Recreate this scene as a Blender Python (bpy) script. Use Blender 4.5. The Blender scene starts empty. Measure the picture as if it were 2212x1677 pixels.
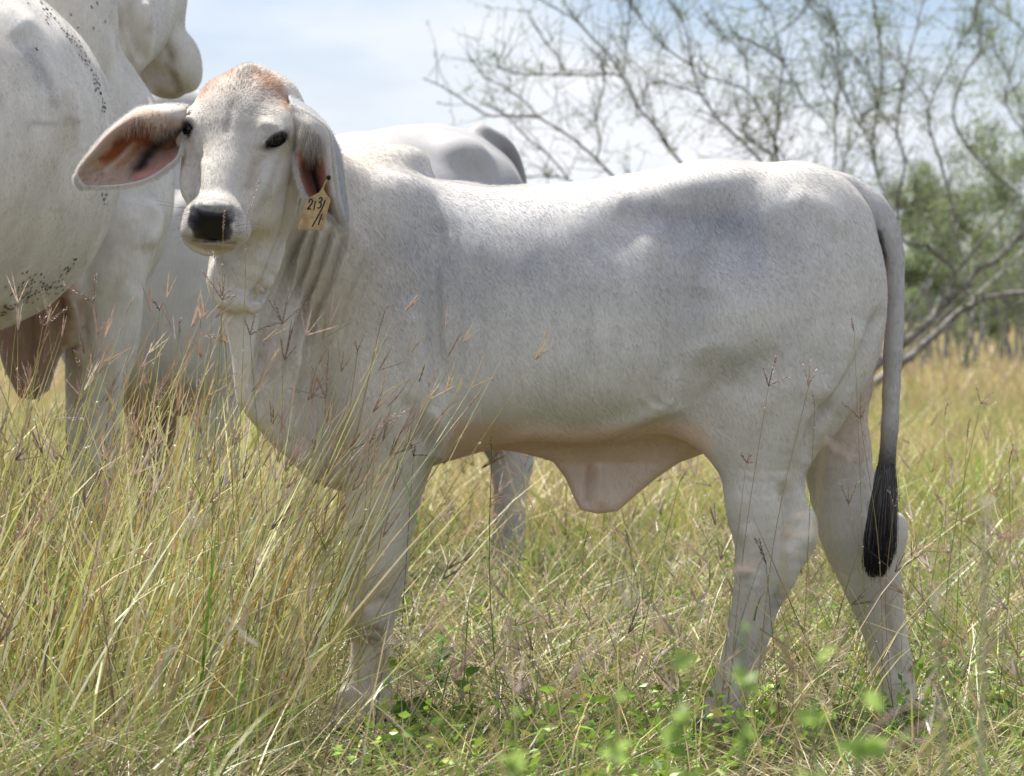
import bpy, math, random
import numpy as np
from mathutils import Vector, Matrix

random.seed(7)
RNG = np.random.default_rng(11)
SC = bpy.context.scene
COL = SC.collection
f32 = np.float32

# ------------------------------------------------------------------ camera
D0, S0, HX, HY, CAMZ = 9.0, 1111.0, 1106.0, 656.0, 0.85
cam_d = bpy.data.cameras.new('camera')
cam = bpy.data.objects.new('camera', cam_d)
COL.objects.link(cam)
cam.location = (0, -D0, CAMZ)
cam.rotation_euler = (math.radians(90), 0, 0)
cam_d.sensor_width = 36.0
cam_d.lens = 36.0 * D0 * S0 / 2212.0
cam_d.shift_y = -(838.5 - HY) / 2212.0
cam_d.clip_start = 0.1
cam_d.clip_end = 2000.0
cam_d.dof.use_dof = True
cam_d.dof.focus_distance = 8.75
cam_d.dof.aperture_fstop = 11.5
SC.camera = cam

# ------------------------------------------------------------------ world, sun, exposure
SUN_EL, SUN_AZ = 60.0, -45.0        # azimuth from +Y (away from camera) towards +X
W = bpy.data.worlds.new('World')
SC.world = W
W.use_nodes = True
nt = W.node_tree
for n in list(nt.nodes):
    nt.nodes.remove(n)
def WN(t, **k):
    n = nt.nodes.new(t)
    for a, b in k.items():
        setattr(n, a, b)
    return n
w_out = WN('ShaderNodeOutputWorld')
w_bg = WN('ShaderNodeBackground')
sky = WN('ShaderNodeTexSky', sky_type='NISHITA', sun_disc=False)
sky.sun_elevation = math.radians(SUN_EL)
sky.sun_rotation = math.radians(SUN_AZ)
sky.air_density = 1.0
sky.dust_density = 0.6
sky.ozone_density = 1.5
tc = WN('ShaderNodeTexCoord')
mp = WN('ShaderNodeMapping')
mp.inputs['Scale'].default_value = (9.0, 9.0, 30.0)
mp.inputs['Location'].default_value = (0.35, 0.2, 0.62)
nz = WN('ShaderNodeTexNoise')
nz.inputs['Scale'].default_value = 1.0
nz.inputs['Detail'].default_value = 5.0
nz.inputs['Roughness'].default_value = 0.52
cr = WN('ShaderNodeValToRGB')
cr.color_ramp.elements[0].position = 0.36
cr.color_ramp.elements[0].color = (0.30, 0.30, 0.30, 1)
cr.color_ramp.elements[1].position = 0.66
cr.color_ramp.elements[1].color = (1, 1, 1, 1)
mixw = WN('ShaderNodeMix', data_type='RGBA')
CLOUD = (6.2, 6.35, 6.7, 1)
mixw.inputs[7].default_value = CLOUD
gain = WN('ShaderNodeMix', data_type='RGBA', blend_type='MULTIPLY')
gain.inputs[0].default_value = 1.0
gain.inputs[7].default_value = (0.44, 0.57, 0.84, 1)
nt.links.new(tc.outputs['Generated'], mp.inputs['Vector'])
nt.links.new(mp.outputs['Vector'], nz.inputs['Vector'])
nt.links.new(nz.outputs['Fac'], cr.inputs['Fac'])
nt.links.new(cr.outputs['Color'], mixw.inputs[0])
nt.links.new(sky.outputs['Color'], gain.inputs[6])
nt.links.new(gain.outputs[2], mixw.inputs[6])
nt.links.new(mixw.outputs[2], w_bg.inputs['Color'])
w_bg.inputs['Strength'].default_value = 0.10
nt.links.new(w_bg.outputs['Background'], w_out.inputs['Surface'])

sun_d = bpy.data.lights.new('sun', 'SUN')
sun_d.energy = 5.0
sun_d.angle = math.radians(0.6)
sun_d.color = (1.0, 0.955, 0.88)
sun = bpy.data.objects.new('sun', sun_d)
COL.objects.link(sun)
_e, _a = math.radians(SUN_EL), math.radians(SUN_AZ)
SUNV = Vector((math.sin(_a) * math.cos(_e), math.cos(_a) * math.cos(_e), math.sin(_e)))
sun.rotation_euler = SUNV.to_track_quat('Z', 'Y').to_euler()
sun.location = (-3, 3, 8)

SC.view_settings.view_transform = 'Standard'
SC.view_settings.look = 'None'
SC.view_settings.exposure = 0.68
SC.view_settings.gamma = 1.0
SC.view_settings.use_curve_mapping = False
cy = SC.cycles
cy.max_bounces = 6
cy.diffuse_bounces = 4
cy.glossy_bounces = 2
cy.transmission_bounces = 4
cy.transparent_max_bounces = 8
cy.caustics_reflective = False
cy.caustics_refractive = False
cy.use_adaptive_sampling = True
cy.adaptive_threshold = 0.008
cy.use_denoising = True
cy.time_limit = 800.0

# ------------------------------------------------------------------ helpers: pixels of the 2212-wide photograph <-> metres
def P3(px, py, Y=0.0):
    s = S0 * D0 / (D0 + Y)
    return ((px - HX) / s, Y, CAMZ + (HY - py) / s)
def proj(V):
    s = S0 * D0 / (D0 + V[:, 1])
    return HX + V[:, 0] * s, HY - (V[:, 2] - CAMZ) * s
def mpp(Y=0.0):
    return (D0 + Y) / (S0 * D0)

def spline(pts, n):
    """Catmull-Rom through pts (any dimension), n samples per span"""
    p = np.asarray(pts, float)
    q = np.vstack([2 * p[0] - p[1], p, 2 * p[-1] - p[-2]])
    out = []
    t = np.linspace(0, 1, n, endpoint=False)[:, None]
    for i in range(len(p) - 1):
        a, b, c, d = q[i], q[i + 1], q[i + 2], q[i + 3]
        out.append(.5 * (2 * b + (c - a) * t + (2 * a - 5 * b + 4 * c - d) * t ** 2 + (3 * b - a - 3 * c + d) * t ** 3))
    out.append(p[-1:])
    return np.vstack(out)

# ------------------------------------------------------------------ signed fields
def smin(a, b, k):
    h = np.clip(.5 + .5 * (b - a) / k, 0, 1)
    return b * (1 - h) + a * h - k * h * (1 - h)
def smax(a, b, k):
    return -smin(-a, -b, k)
def ell(P, c, r, R=None):
    q = P - np.asarray(c, f32)
    if R is not None:
        q = q @ np.asarray(R, f32)
    r = np.asarray(r, f32)
    k0 = np.sqrt(((q / r) ** 2).sum(1))
    k1 = np.sqrt(((q / (r * r)) ** 2).sum(1)) + 1e-9
    return k0 * (k0 - 1) / k1
def rot(ax, deg):
    return np.array(Matrix.Rotation(math.radians(deg), 3, ax))
def chain(P, nodes, n=3, q=1.0):
    """nodes: (x,y,z,r); q squeezes the y thickness (q>1 thinner)"""
    nd = spline(nodes, n).astype(f32)
    best = None
    for a, b in zip(nd[:-1], nd[1:]):
        A = P - a[:3]
        d = b[:3] - a[:3]
        t = np.clip((A @ d) / (d @ d + 1e-12), 0, 1)
        v = A - t[:, None] * d
        dist = np.sqrt(v[:, 0] ** 2 + v[:, 2] ** 2 + (v[:, 1] * q) ** 2) - (a[3] + (b[3] - a[3]) * t)
        best = dist if best is None else np.minimum(best, dist)
    return best
def pxchain(lst, Yd=None):
    """(px,py,Y,halfwidth px) -> nodes"""
    return [(*P3(a, b, Y), w * mpp(Y)) for a, b, Y, w in lst]
def loft(P, tab, p=2.3, egg=.12, ax=0):
    """tab rows: (s, top, bottom, half width) in metres along axis ax (0=x); sections are superellipses"""
    T = spline(tab, 8)
    s = P[:, 0]
    top = np.interp(s, T[:, 0], T[:, 1]); bot = np.interp(s, T[:, 0], T[:, 2]); w = np.interp(s, T[:, 0], T[:, 3])
    zc = (top + bot) / 2; hz = np.maximum((top - bot) / 2, .004)
    t = (P[:, 2] - zc) / hz
    wt = np.maximum(w * (1 - egg * np.clip(t, -1, 1)), .004)
    n = (np.abs(t) ** p + np.abs(P[:, 1] / wt) ** p) ** (1 / p)
    d = (n - 1) * np.minimum(hz, wt)
    return (d + np.maximum(np.maximum(T[0, 0] - s, s - T[-1, 0]), 0)).astype(f32)
def polysd(x, z, poly):
    """signed distance to a polygon in the x-z plane"""
    poly = np.asarray(poly, f32)
    d = np.full(x.shape, 1e9, f32); inside = np.zeros(x.shape, bool)
    for a, b in zip(poly, np.roll(poly, -1, 0)):
        ex, ez = b - a
        wx, wz = x - a[0], z - a[1]
        t = np.clip((wx * ex + wz * ez) / (ex * ex + ez * ez + 1e-12), 0, 1)
        d = np.minimum(d, (wx - ex * t) ** 2 + (wz - ez * t) ** 2)
        c = ((a[1] > z) != (b[1] > z))
        inside ^= c & (wx < ex * wz / (ez if abs(ez) > 1e-9 else 1e-9))
    d = np.sqrt(d)
    return np.where(inside, -d, d)
def flap(P, poly, yc, t, r):
    d2 = polysd(P[:, 0], P[:, 2], poly)
    dy = np.abs(P[:, 1] - yc) - t
    a, b = d2 + r, dy + r
    return np.minimum(np.maximum(a, b), 0) + np.sqrt(np.maximum(a, 0) ** 2 + np.maximum(b, 0) ** 2) - r

def mesh_field(f, lo, hi, h):
    """surface nets over a field, refined only near the surface"""
    B = 4
    lo = np.asarray(lo, float); n = np.ceil((np.asarray(hi) - lo) / (h * B)).astype(int)
    H = h * B
    g = np.stack(np.meshgrid(*[np.arange(k) for k in n], indexing='ij'), -1).reshape(-1, 3)
    ctr = (lo + (g + .5) * H - h * .5).astype(f32)
    fc = np.concatenate([f(c) for c in np.array_split(ctr, max(1, len(ctr) // 60000))])
    act = np.abs(fc) < H * 1.6
    F = np.repeat(np.repeat(np.repeat(fc.reshape(n), B, 0), B, 1), B, 2).astype(f32)
    ga = g[act]
    o = np.stack(np.meshgrid(*[np.arange(B)] * 3, indexing='ij'), -1).reshape(-1, 3)
    idx = (ga[:, None, :] * B + o[None]).reshape(-1, 3)
    pts = (lo + idx * h).astype(f32)
    vals = np.concatenate([f(c) for c in np.array_split(pts, max(1, len(pts) // 60000))])
    F[idx[:, 0], idx[:, 1], idx[:, 2]] = vals
    S = F < 0
    c = S[:-1, :-1, :-1].astype(np.int8)
    cnt = sum(S[i:S.shape[0] - 1 + i, j:S.shape[1] - 1 + j, k:S.shape[2] - 1 + k].astype(np.int8) for i in (0, 1) for j in (0, 1) for k in (0, 1))
    cells = np.argwhere((cnt > 0) & (cnt < 8))
    cid = np.full(cnt.shape, -1, np.int32)
    cid[cells[:, 0], cells[:, 1], cells[:, 2]] = np.arange(len(cells))
    corner = [(i, j, k) for i in (0, 1) for j in (0, 1) for k in (0, 1)]
    val = {q: F[cells[:, 0] + q[0], cells[:, 1] + q[1], cells[:, 2] + q[2]] for q in corner}
    acc = np.zeros((len(cells), 3)); num = np.zeros(len(cells))
    for q in corner:
        for a in range(3):
            if q[a] == 0:
                r = list(q); r[a] = 1; r = tuple(r)
                m = (val[q] < 0) != (val[r] < 0)
                t = np.where(m, val[q] / (val[q] - val[r] + 1e-20), 0)
                p = np.array(q, float)[None].repeat(len(cells), 0); p[:, a] += t
                acc += p * m[:, None]; num += m
    V = lo + (cells + acc / np.maximum(num, 1)[:, None]) * h
    quads = []
    for a in range(3):
        b, c2 = (a + 1) % 3, (a + 2) % 3
        s0 = [slice(None)] * 3; s1 = [slice(None)] * 3
        s0[a] = slice(0, -1); s1[a] = slice(1, None)
        d = S[tuple(s0)].astype(np.int8) - S[tuple(s1)].astype(np.int8)
        e = np.argwhere(d != 0)
        e = e[(e[:, b] > 0) & (e[:, c2] > 0) & (e[:, b] < S.shape[b] - 1) & (e[:, c2] < S.shape[c2] - 1)]
        sg = d[e[:, 0], e[:, 1], e[:, 2]]
        def cell(ob, oc):
            k = e.copy(); k[:, b] -= ob; k[:, c2] -= oc
            return cid[k[:, 0], k[:, 1], k[:, 2]]
        Q = np.stack([cell(1, 1), cell(0, 1), cell(0, 0), cell(1, 0)], 1)
        Q[sg < 0] = Q[sg < 0][:, ::-1]
        quads.append(Q)
    return V, np.vstack(quads)

def vnormals(V, Q):
    a, b = V[Q[:, 2]] - V[Q[:, 0]], V[Q[:, 3 if Q.shape[1] == 4 else 1]] - V[Q[:, 1 if Q.shape[1] == 4 else 0]]
    if Q.shape[1] == 3:
        a, b = V[Q[:, 1]] - V[Q[:, 0]], V[Q[:, 2]] - V[Q[:, 0]]
    fn = np.cross(a, b)
    N = np.zeros_like(V)
    for k in range(Q.shape[1]):
        for c in range(3):
            N[:, c] += np.bincount(Q[:, k], fn[:, c], len(V))
    return N / (np.linalg.norm(N, axis=1)[:, None] + 1e-12)

def poly_dist(x, y, line):
    """distance and signed side (positive right of travel) to a polyline in pixel space, and parameter 0..1 along it"""
    L = spline(line, 5) if len(line) > 2 else np.asarray(line, float)
    seg = np.linalg.norm(np.diff(L, axis=0), axis=1); cum = np.concatenate([[0], np.cumsum(seg)])
    best = np.full(x.shape, 1e9); side = np.zeros(x.shape); par = np.zeros(x.shape)
    for i, (a, b) in enumerate(zip(L[:-1], L[1:])):
        e = b - a
        wx, wy = x - a[0], y - a[1]
        t = np.clip((wx * e[0] + wy * e[1]) / (e @ e + 1e-9), 0, 1)
        d = np.hypot(wx - e[0] * t, wy - e[1] * t)
        m = d < best
        best = np.where(m, d, best)
        side = np.where(m, np.sign(e[0] * wy - e[1] * wx), side)
        par = np.where(m, (cum[i] + t * seg[i]) / cum[-1], par)
    return best, side, par

def sstep(a, b, x):
    t = np.clip((x - a) / (b - a), 0, 1)
    return t * t * (3 - 2 * t)

def vnoise(V, scale, seed=0):
    """cheap smooth value noise"""
    r = np.random.default_rng(seed)
    G = r.random((32, 32, 32))
    p = V * scale + 100.0
    i = np.floor(p).astype(int); fr = p - i; fr = fr * fr * (3 - 2 * fr)
    out = 0
    for a in (0, 1):
        for b in (0, 1):
            for c in (0, 1):
                w = (fr[:, 0] if a else 1 - fr[:, 0]) * (fr[:, 1] if b else 1 - fr[:, 1]) * (fr[:, 2] if c else 1 - fr[:, 2])
                out = out + w * G[(i[:, 0] + a) % 32, (i[:, 1] + b) % 32, (i[:, 2] + c) % 32]
    return out

# ------------------------------------------------------------------ mesh objects
def new_mesh(name, V, F, mat=None, parent=None, smooth=True, col=None, loc=None):
    """V (n,3); F array (m,3|4) or list of tuples; col (n,3) point colours"""
    me = bpy.data.meshes.new(name)
    V = np.asarray(V, f32)
    if isinstance(F, np.ndarray):
        k = F.shape[1]
        me.vertices.add(len(V)); me.vertices.foreach_set('co', V.ravel())
        me.loops.add(F.size); me.loops.foreach_set('vertex_index', F.ravel().astype(np.int32))
        me.polygons.add(len(F)); me.polygons.foreach_set('loop_start', np.arange(0, F.size, k, dtype=np.int32))
        me.update(calc_edges=True)
    else:
        me.from_pydata(V.tolist(), [], F)
    me.polygons.foreach_set('use_smooth', np.full(len(me.polygons), smooth))
    if col is not None:
        at = me.color_attributes.new('Col', 'FLOAT_COLOR', 'POINT')
        c = np.ones((len(V), 4), f32); c[:, :3] = col
        at.data.foreach_set('color', c.ravel())
    me.update()
    o = bpy.data.objects.new(name, me)
    COL.objects.link(o)
    if mat:
        me.materials.append(mat)
    if parent:
        o.parent = parent
    if loc is not None:
        o.location = loc
    return o
def tag(o, label=None, cat=None, group=None, kind=None):
    for k, v in (('label', label), ('category', cat), ('group', group), ('kind', kind)):
        if v:
            o[k] = v
    return o
def empty(name, loc=(0, 0, 0)):
    o = bpy.data.objects.new(name, None)
    o.empty_display_size = .1
    o.location = loc
    COL.objects.link(o)
    return o
def part(name, root, V, F, mat, **k):
    """a child mesh; V given in world metres, stored relative to the root"""
    V = np.asarray(V, float) - np.array(root.location)
    return new_mesh(name, V, F, mat, parent=root, **k)

class MB:
    """collects coloured pieces into one mesh"""
    def __init__(s):
        s.V, s.F, s.C, s.n = [], [], [], 0
    def add(s, V, F, c):
        V = np.asarray(V, float); F = np.asarray(F, int)
        s.V.append(V); s.F.append(F + s.n); s.n += len(V)
        c = np.asarray(c, float)
        s.C.append(np.broadcast_to(c, (len(V), 3)))
    def get(s):
        return np.vstack(s.V), np.vstack(s.F), np.vstack(s.C)

def tube(pts, rad, k=6, cap=True):
    """tube along pts with radii; quads"""
    P = np.asarray(pts, float); n = len(P)
    rad = np.broadcast_to(rad, (n,))
    T = np.gradient(P, axis=0); T /= np.linalg.norm(T, axis=1)[:, None] + 1e-12
    ref = np.array([0, 0, 1.0]) if abs(T[:, 2]).mean() < .8 else np.array([1.0, 0, 0])
    A = np.cross(T, ref); A /= np.linalg.norm(A, axis=1)[:, None] + 1e-12
    Bn = np.cross(T, A)
    an = np.arange(k) * 2 * math.pi / k
    V = P[:, None] + rad[:, None, None] * (A[:, None] * np.cos(an)[None, :, None] + Bn[:, None] * np.sin(an)[None, :, None])
    i = np.arange(n - 1)[:, None] * k; j = np.arange(k)[None]; j2 = (j + 1) % k
    F = np.stack([i + j, i + j2, i + k + j2, i + k + j], -1).reshape(-1, 4)
    return V.reshape(-1, 3), F

# ------------------------------------------------------------------ materials
def mat_new(name):
    m = bpy.data.materials.new(name)
    m.use_nodes = True
    t = m.node_tree
    b = t.nodes['Principled BSDF']
    return m, t, b
def N(t, typ, **k):
    n = t.nodes.new(typ)
    for a, b in k.items():
        setattr(n, a, b)
    return n
def mat_plain(name, col, rough=.6, spec=.3, noise=0, nscale=30, bump=0):
    m, t, b = mat_new(name)
    b.inputs['Base Color'].default_value = (*col, 1)
    b.inputs['Roughness'].default_value = rough
    b.inputs['Specular IOR Level'].default_value = spec
    if noise or bump:
        tcn = N(t, 'ShaderNodeTexCoord'); nn = N(t, 'ShaderNodeTexNoise')
        nn.inputs['Scale'].default_value = nscale; nn.inputs['Detail'].default_value = 4
        t.links.new(tcn.outputs['Object'], nn.inputs['Vector'])
        if noise:
            mx = N(t, 'ShaderNodeMix', data_type='RGBA')
            mx.inputs[6].default_value = (*[c * (1 - noise) for c in col], 1)
            mx.inputs[7].default_value = (*[min(1, c * (1 + noise)) for c in col], 1)
            t.links.new(nn.outputs['Fac'], mx.inputs[0]); t.links.new(mx.outputs[2], b.inputs['Base Color'])
        if bump:
            bp = N(t, 'ShaderNodeBump'); bp.inputs['Strength'].default_value = bump; bp.inputs['Distance'].default_value = .003
            t.links.new(nn.outputs['Fac'], bp.inputs['Height']); t.links.new(bp.outputs['Normal'], b.inputs['Normal'])
    return m
def mat_leafy(name, trans=.35, rough=.55, attr='Col'):
    """thin plant matter: vertex colour, part of the light passes through"""
    m, t, b = mat_new(name)
    a = N(t, 'ShaderNodeAttribute', attribute_name=attr)
    tr = N(t, 'ShaderNodeBsdfTranslucent'); mx = N(t, 'ShaderNodeMixShader')
    b.inputs['Roughness'].default_value = rough; b.inputs['Specular IOR Level'].default_value = .35
    t.links.new(a.outputs['Color'], b.inputs['Base Color']); t.links.new(a.outputs['Color'], tr.inputs['Color'])
    mx.inputs[0].default_value = trans
    t.links.new(b.outputs[0], mx.inputs[1]); t.links.new(tr.outputs[0], mx.inputs[2])
    t.links.new(mx.outputs[0], t.nodes['Material Output'].inputs['Surface'])
    return m
def mat_coat(name, dirx=(1, 1, 1), fine=260.0, bump=.35):
    """short animal coat: vertex colour, streaky along the lie of the hair, fine hair relief"""
    m, t, b = mat_new(name)
    a = N(t, 'ShaderNodeAttribute', attribute_name='Col')
    tcn = N(t, 'ShaderNodeTexCoord'); mpn = N(t, 'ShaderNodeMapping')
    mpn.inputs['Rotation'].default_value = (0, math.radians(-35), 0)
    mpn.inputs['Scale'].default_value = dirx
    nn = N(t, 'ShaderNodeTexNoise'); nn.inputs['Scale'].default_value = fine; nn.inputs['Detail'].default_value = 3
    n2 = N(t, 'ShaderNodeTexNoise'); n2.inputs['Scale'].default_value = 14; n2.inputs['Detail'].default_value = 5
    t.links.new(tcn.outputs['Object'], mpn.inputs['Vector']); t.links.new(mpn.outputs['Vector'], nn.inputs['Vector'])
    t.links.new(tcn.outputs['Object'], n2.inputs['Vector'])
    r1 = N(t, 'ShaderNodeMapRange'); r1.inputs[1].default_value = .3; r1.inputs[2].default_value = .7
    r1.inputs[3].default_value = .92; r1.inputs[4].default_value = 1.06
    r2 = N(t, 'ShaderNodeMapRange'); r2.inputs[1].default_value = .3; r2.inputs[2].default_value = .7
    r2.inputs[3].default_value = .93; r2.inputs[4].default_value = 1.05
    t.links.new(nn.outputs['Fac'], r1.inputs[0]); t.links.new(n2.outputs['Fac'], r2.inputs[0])
    mm = N(t, 'ShaderNodeMath', operation='MULTIPLY')
    t.links.new(r1.outputs[0], mm.inputs[0]); t.links.new(r2.outputs[0], mm.inputs[1])
    vm = N(t, 'ShaderNodeVectorMath', operation='SCALE')
    t.links.new(a.outputs['Color'], vm.inputs[0]); t.links.new(mm.outputs[0], vm.inputs['Scale'])
    t.links.new(vm.outputs[0], b.inputs['Base Color'])
    wet = N(t, 'ShaderNodeAttribute', attribute_name='Wet')
    rm = N(t, 'ShaderNodeMapRange'); rm.inputs[3].default_value = .62; rm.inputs[4].default_value = .30
    t.links.new(wet.outputs['Fac'], rm.inputs[0]); t.links.new(rm.outputs[0], b.inputs['Roughness'])
    b.inputs['Specular IOR Level'].default_value = .25
    sw_ = N(t, 'ShaderNodeMapRange'); sw_.inputs[3].default_value = .12; sw_.inputs[4].default_value = 0
    t.links.new(wet.outputs['Fac'], sw_.inputs[0]); t.links.new(sw_.outputs[0], b.inputs['Sheen Weight'])
    b.inputs['Sheen Roughness'].default_value = .4
    bp = N(t, 'ShaderNodeBump'); bp.inputs['Strength'].default_value = bump; bp.inputs['Distance'].default_value = .0025
    t.links.new(nn.outputs['Fac'], bp.inputs['Height']); t.links.new(bp.outputs['Normal'], b.inputs['Normal'])
    return m
def mat_attr(name, rough=.4, spec=.4, bump=0, bscale=300):
    m, t, b = mat_new(name)
    a = N(t, 'ShaderNodeAttribute', attribute_name='Col')
    t.links.new(a.outputs['Color'], b.inputs['Base Color'])
    b.inputs['Roughness'].default_value = rough; b.inputs['Specular IOR Level'].default_value = spec
    if bump:
        tcn = N(t, 'ShaderNodeTexCoord'); nn = N(t, 'ShaderNodeTexNoise'); nn.inputs['Scale'].default_value = bscale
        bp = N(t, 'ShaderNodeBump'); bp.inputs['Strength'].default_value = bump; bp.inputs['Distance'].default_value = .002
        t.links.new(tcn.outputs['Object'], nn.inputs['Vector']); t.links.new(nn.outputs['Fac'], bp.inputs['Height']); t.links.new(bp.outputs['Normal'], b.inputs['Normal'])
    return m
M_COAT = mat_coat('white_coat', (1.0, 1.0, .28), 420.0, .3)
M_COAT2 = mat_coat('cow_coat', (1.0, 1.0, .3), 160.0, .25)
M_EYE = mat_plain('dark_eye', (.006, .004, .004), .09, .35)
M_HOOF = mat_plain('dark_hoof', (.05, .042, .036), .5, .3, .4, 60, .3)
M_HAIR = mat_leafy('hair_strands', .3, .6)

# ================================================================== CALF
def X0(a): return (a - HX) / S0
def Z0(b): return CAMZ + (HY - b) / S0

CALF_TAB = [(X0(a), Z0(t), Z0(b), w) for a, t, b, w in [
    (690, 470, 900, .10), (720, 400, 985, .135), (760, 372, 1022, .165), (820, 366, 1032, .19), (880, 374, 1022, .203), (940, 389, 1003, .210),
    (1000, 397, 985, .222), (1060, 405, 970, .236), (1130, 403, 962, .250), (1250, 393, 962, .262), (1350, 379, 955, .258),
    (1430, 365, 938, .240), (1500, 353, 925, .222), (1560, 349, 925, .212), (1620, 350, 930, .208), (1680, 358, 925, .205),
    (1740, 369, 905, .200), (1795, 386, 865, .185), (1836, 418, 800, .160), (1866, 474, 735, .118), (1896, 560, 660, .04)]]

# head frame
HY0 = -0.33
H_O = np.array(P3(537, 146, HY0))
_y, _b = math.radians(20), math.radians(33)
_fh = np.array([-math.sin(_y), -math.cos(_y), 0.0]); _dn = np.array([0, 0, -1.0])
H_U = _dn * math.cos(_b) + _fh * math.sin(_b)
H_W = -_dn * math.sin(_b) + _fh * math.cos(_b)
H_V = np.array([math.cos(_y), -math.sin(_y), 0.0])
H_R = np.stack([H_U, H_V, H_W], 1).astype(f32)          # columns: axes in world
def HP(u, v, w): return H_O + u * H_U + v * H_V + w * H_W
HEAD_TAB = [(u, a, f, b) for u, f, b, a in [
    (-.012, -.03, -.06, .034), (.002, -.006, -.09, .066), (.022, .010, -.115, .091), (.05, .022, -.145, .106), (.09, .028, -.17, .112), (.13, .026, -.178, .111),
    (.165, .017, -.176, .104), (.20, .007, -.165, .091), (.24, .0, -.145, .077), (.28, -.003, -.12, .066), (.315, -.002, -.095, .059),
    (.345, .002, -.068, .058), (.365, .0, -.056, .056), (.382, -.010, -.050, .046), (.392, -.022, -.045, .028)]]
def head_f(P):
    L = (P - H_O.astype(f32)) @ H_R
    T = spline(HEAD_TAB, 6)
    u = L[:, 0]
    a = np.interp(u, T[:, 0], T[:, 1]); f = np.interp(u, T[:, 0], T[:, 2]); b = np.interp(u, T[:, 0], T[:, 3])
    wc = (f + b) / 2; hw = np.maximum((f - b) / 2, .004); a = np.maximum(a, .004)
    t = (L[:, 2] - wc) / hw
    # the jaw side is narrower than the brow side
    aa = a * (1 + .04 * np.clip(t, -1, 1))
    p = 2.35
    n = (np.abs(t) ** p + np.abs(L[:, 1] / aa) ** p) ** (1 / p)
    d = (n - 1) * np.minimum(hw, aa) * .95
    d = d + np.maximum(np.maximum(T[0, 0] - u, u - T[-1, 0]), 0)
    d = d.astype(f32)
    Q = np.stack([L[:, 0], L[:, 1], L[:, 2]], 1)
    # brow ridges, cheek bones, masseter
    for s in (-1, 1):
        d = smin(d, ell(Q, (.135, s * .088, -.012), (.042, .030, .026)), .03)
        d = smin(d, ell(Q, (.205, s * .078, -.045), (.055, .022, .022)), .03)
        d = smin(d, ell(Q, (.215, s * .055, -.11), (.075, .032, .06)), .04)
        # eye socket
    # nasal bridge
    d = smin(d, ell(Q, (.25, 0, -.012), (.10, .034, .026)), .03)
    # poll knob
    d = smin(d, ell(Q, (.010, .004, -.03), (.024, .030, .045)), .035)
    return d
def head_Y(px, py):
    ys = np.linspace(-.62, -.2, 421)
    L = np.array([P3(px, py, y) for y in ys], f32)
    i = np.flatnonzero(head_f(L) < 0)
    return ys[i[0]] if len(i) else -.35
E_R = [(a, b, head_Y(min(a, 612), b)) for a, b in ((573, 312), (582, 301), (595, 293), (608, 290), (619, 293))]
E_R2 = [(a, b, head_Y(a, b)) for a, b in ((568, 319), (580, 321), (597, 321), (612, 315))]
EYE_C = [np.array(P3(597, 303, head_Y(597, 303) + .0135)), np.array(P3(409, 280, head_Y(410, 279) + .016))]
def eyes_f(P, d):
    d = smax(d, -ell(P, EYE_C[0], (.0190, .018, .0118), rot('Y', -24)), .006)
    d = smax(d, -ell(P, EYE_C[1], (.012, .019, .0175)), .006)
    sc = mpp(-.4)
    d = smin(d, chain(P, [(*P3(a, b, y - .002), 5.0 * sc) for a, b, y in E_R], 3), .009)
    yl = head_Y(410, 262)
    d = smin(d, chain(P, [(*P3(a, b, yl), r * sc) for a, b, r in ((414, 266, 6), (405, 258, 6), (398, 264, 5.5))], 3), .008)
    d = smin(d, chain(P, [(*P3(a, b, yl), r * sc) for a, b, r in ((410, 300, 4), (403, 303, 4))], 3), .008)
    return d
def muzzle_f(P, d):
    d = eyes_f(P, d)
    sc = mpp(-.52)
    yb = -.50
    d = smin(d, ell(P, P3(461, 470, yb), (66 * sc, .058, 46 * sc), rot('Y', 4)), .022)
    d = smin(d, ell(P, P3(424, 497, yb - .012), (33 * sc, .038, 28 * sc)), .018)     # upper lips
    d = smin(d, ell(P, P3(503, 500, yb - .008), (35 * sc, .042, 28 * sc)), .018)
    d = smin(d, ell(P, P3(456, 462, yb - .035), (48 * sc, .030, 34 * sc)), .016)     # nose pad
    chin = ell(P, P3(471, 521, yb + .004), (46 * sc, .045, 21 * sc), rot('Y', 6))
    d = smin(d, chin, .008)
    # mouth slit
    d = smax(d, -ell(P, P3(461, 521, yb - .055), (62 * sc, .034, 2.6 * sc), rot('Y', 4)), .006)
    # nostrils (comma shaped)
    for nd in ([(412, 450, 9, -.050), (420, 468, 11, -.064), (427, 489, 13, -.066)], [(507, 455, 9, -.048), (502, 473, 11, -.060), (494, 491, 13, -.062)]):
        ch = chain(P, [(*P3(a, b, yb + w), r * sc) for a, b, r, w in nd], 3)
        d = smax(d, -ch, .005)
    return d

THROAT = [P3(a, b, -.2)[::2] for a, b in [(480, 500), (466, 540), (460, 575), (456, 605), (462, 634), (474, 660), (490, 684), (500, 715), (510, 765), (514, 820), (520, 868),
          (548, 905), (592, 962), (645, 1010), (720, 1040), (760, 1025), (830, 950), (800, 700), (740, 540), (700, 420), (620, 350), (560, 420)]]
NAVEL = [P3(a, b, 0)[::2] for a, b in [(1090, 950), (1150, 978), (1195, 997), (1222, 1035), (1238, 1075), (1252, 1103), (1290, 1112), (1335, 1106),
         (1372, 1072), (1412, 1036), (1470, 996), (1545, 968), (1560, 900), (1400, 860), (1200, 880)]]

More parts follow.
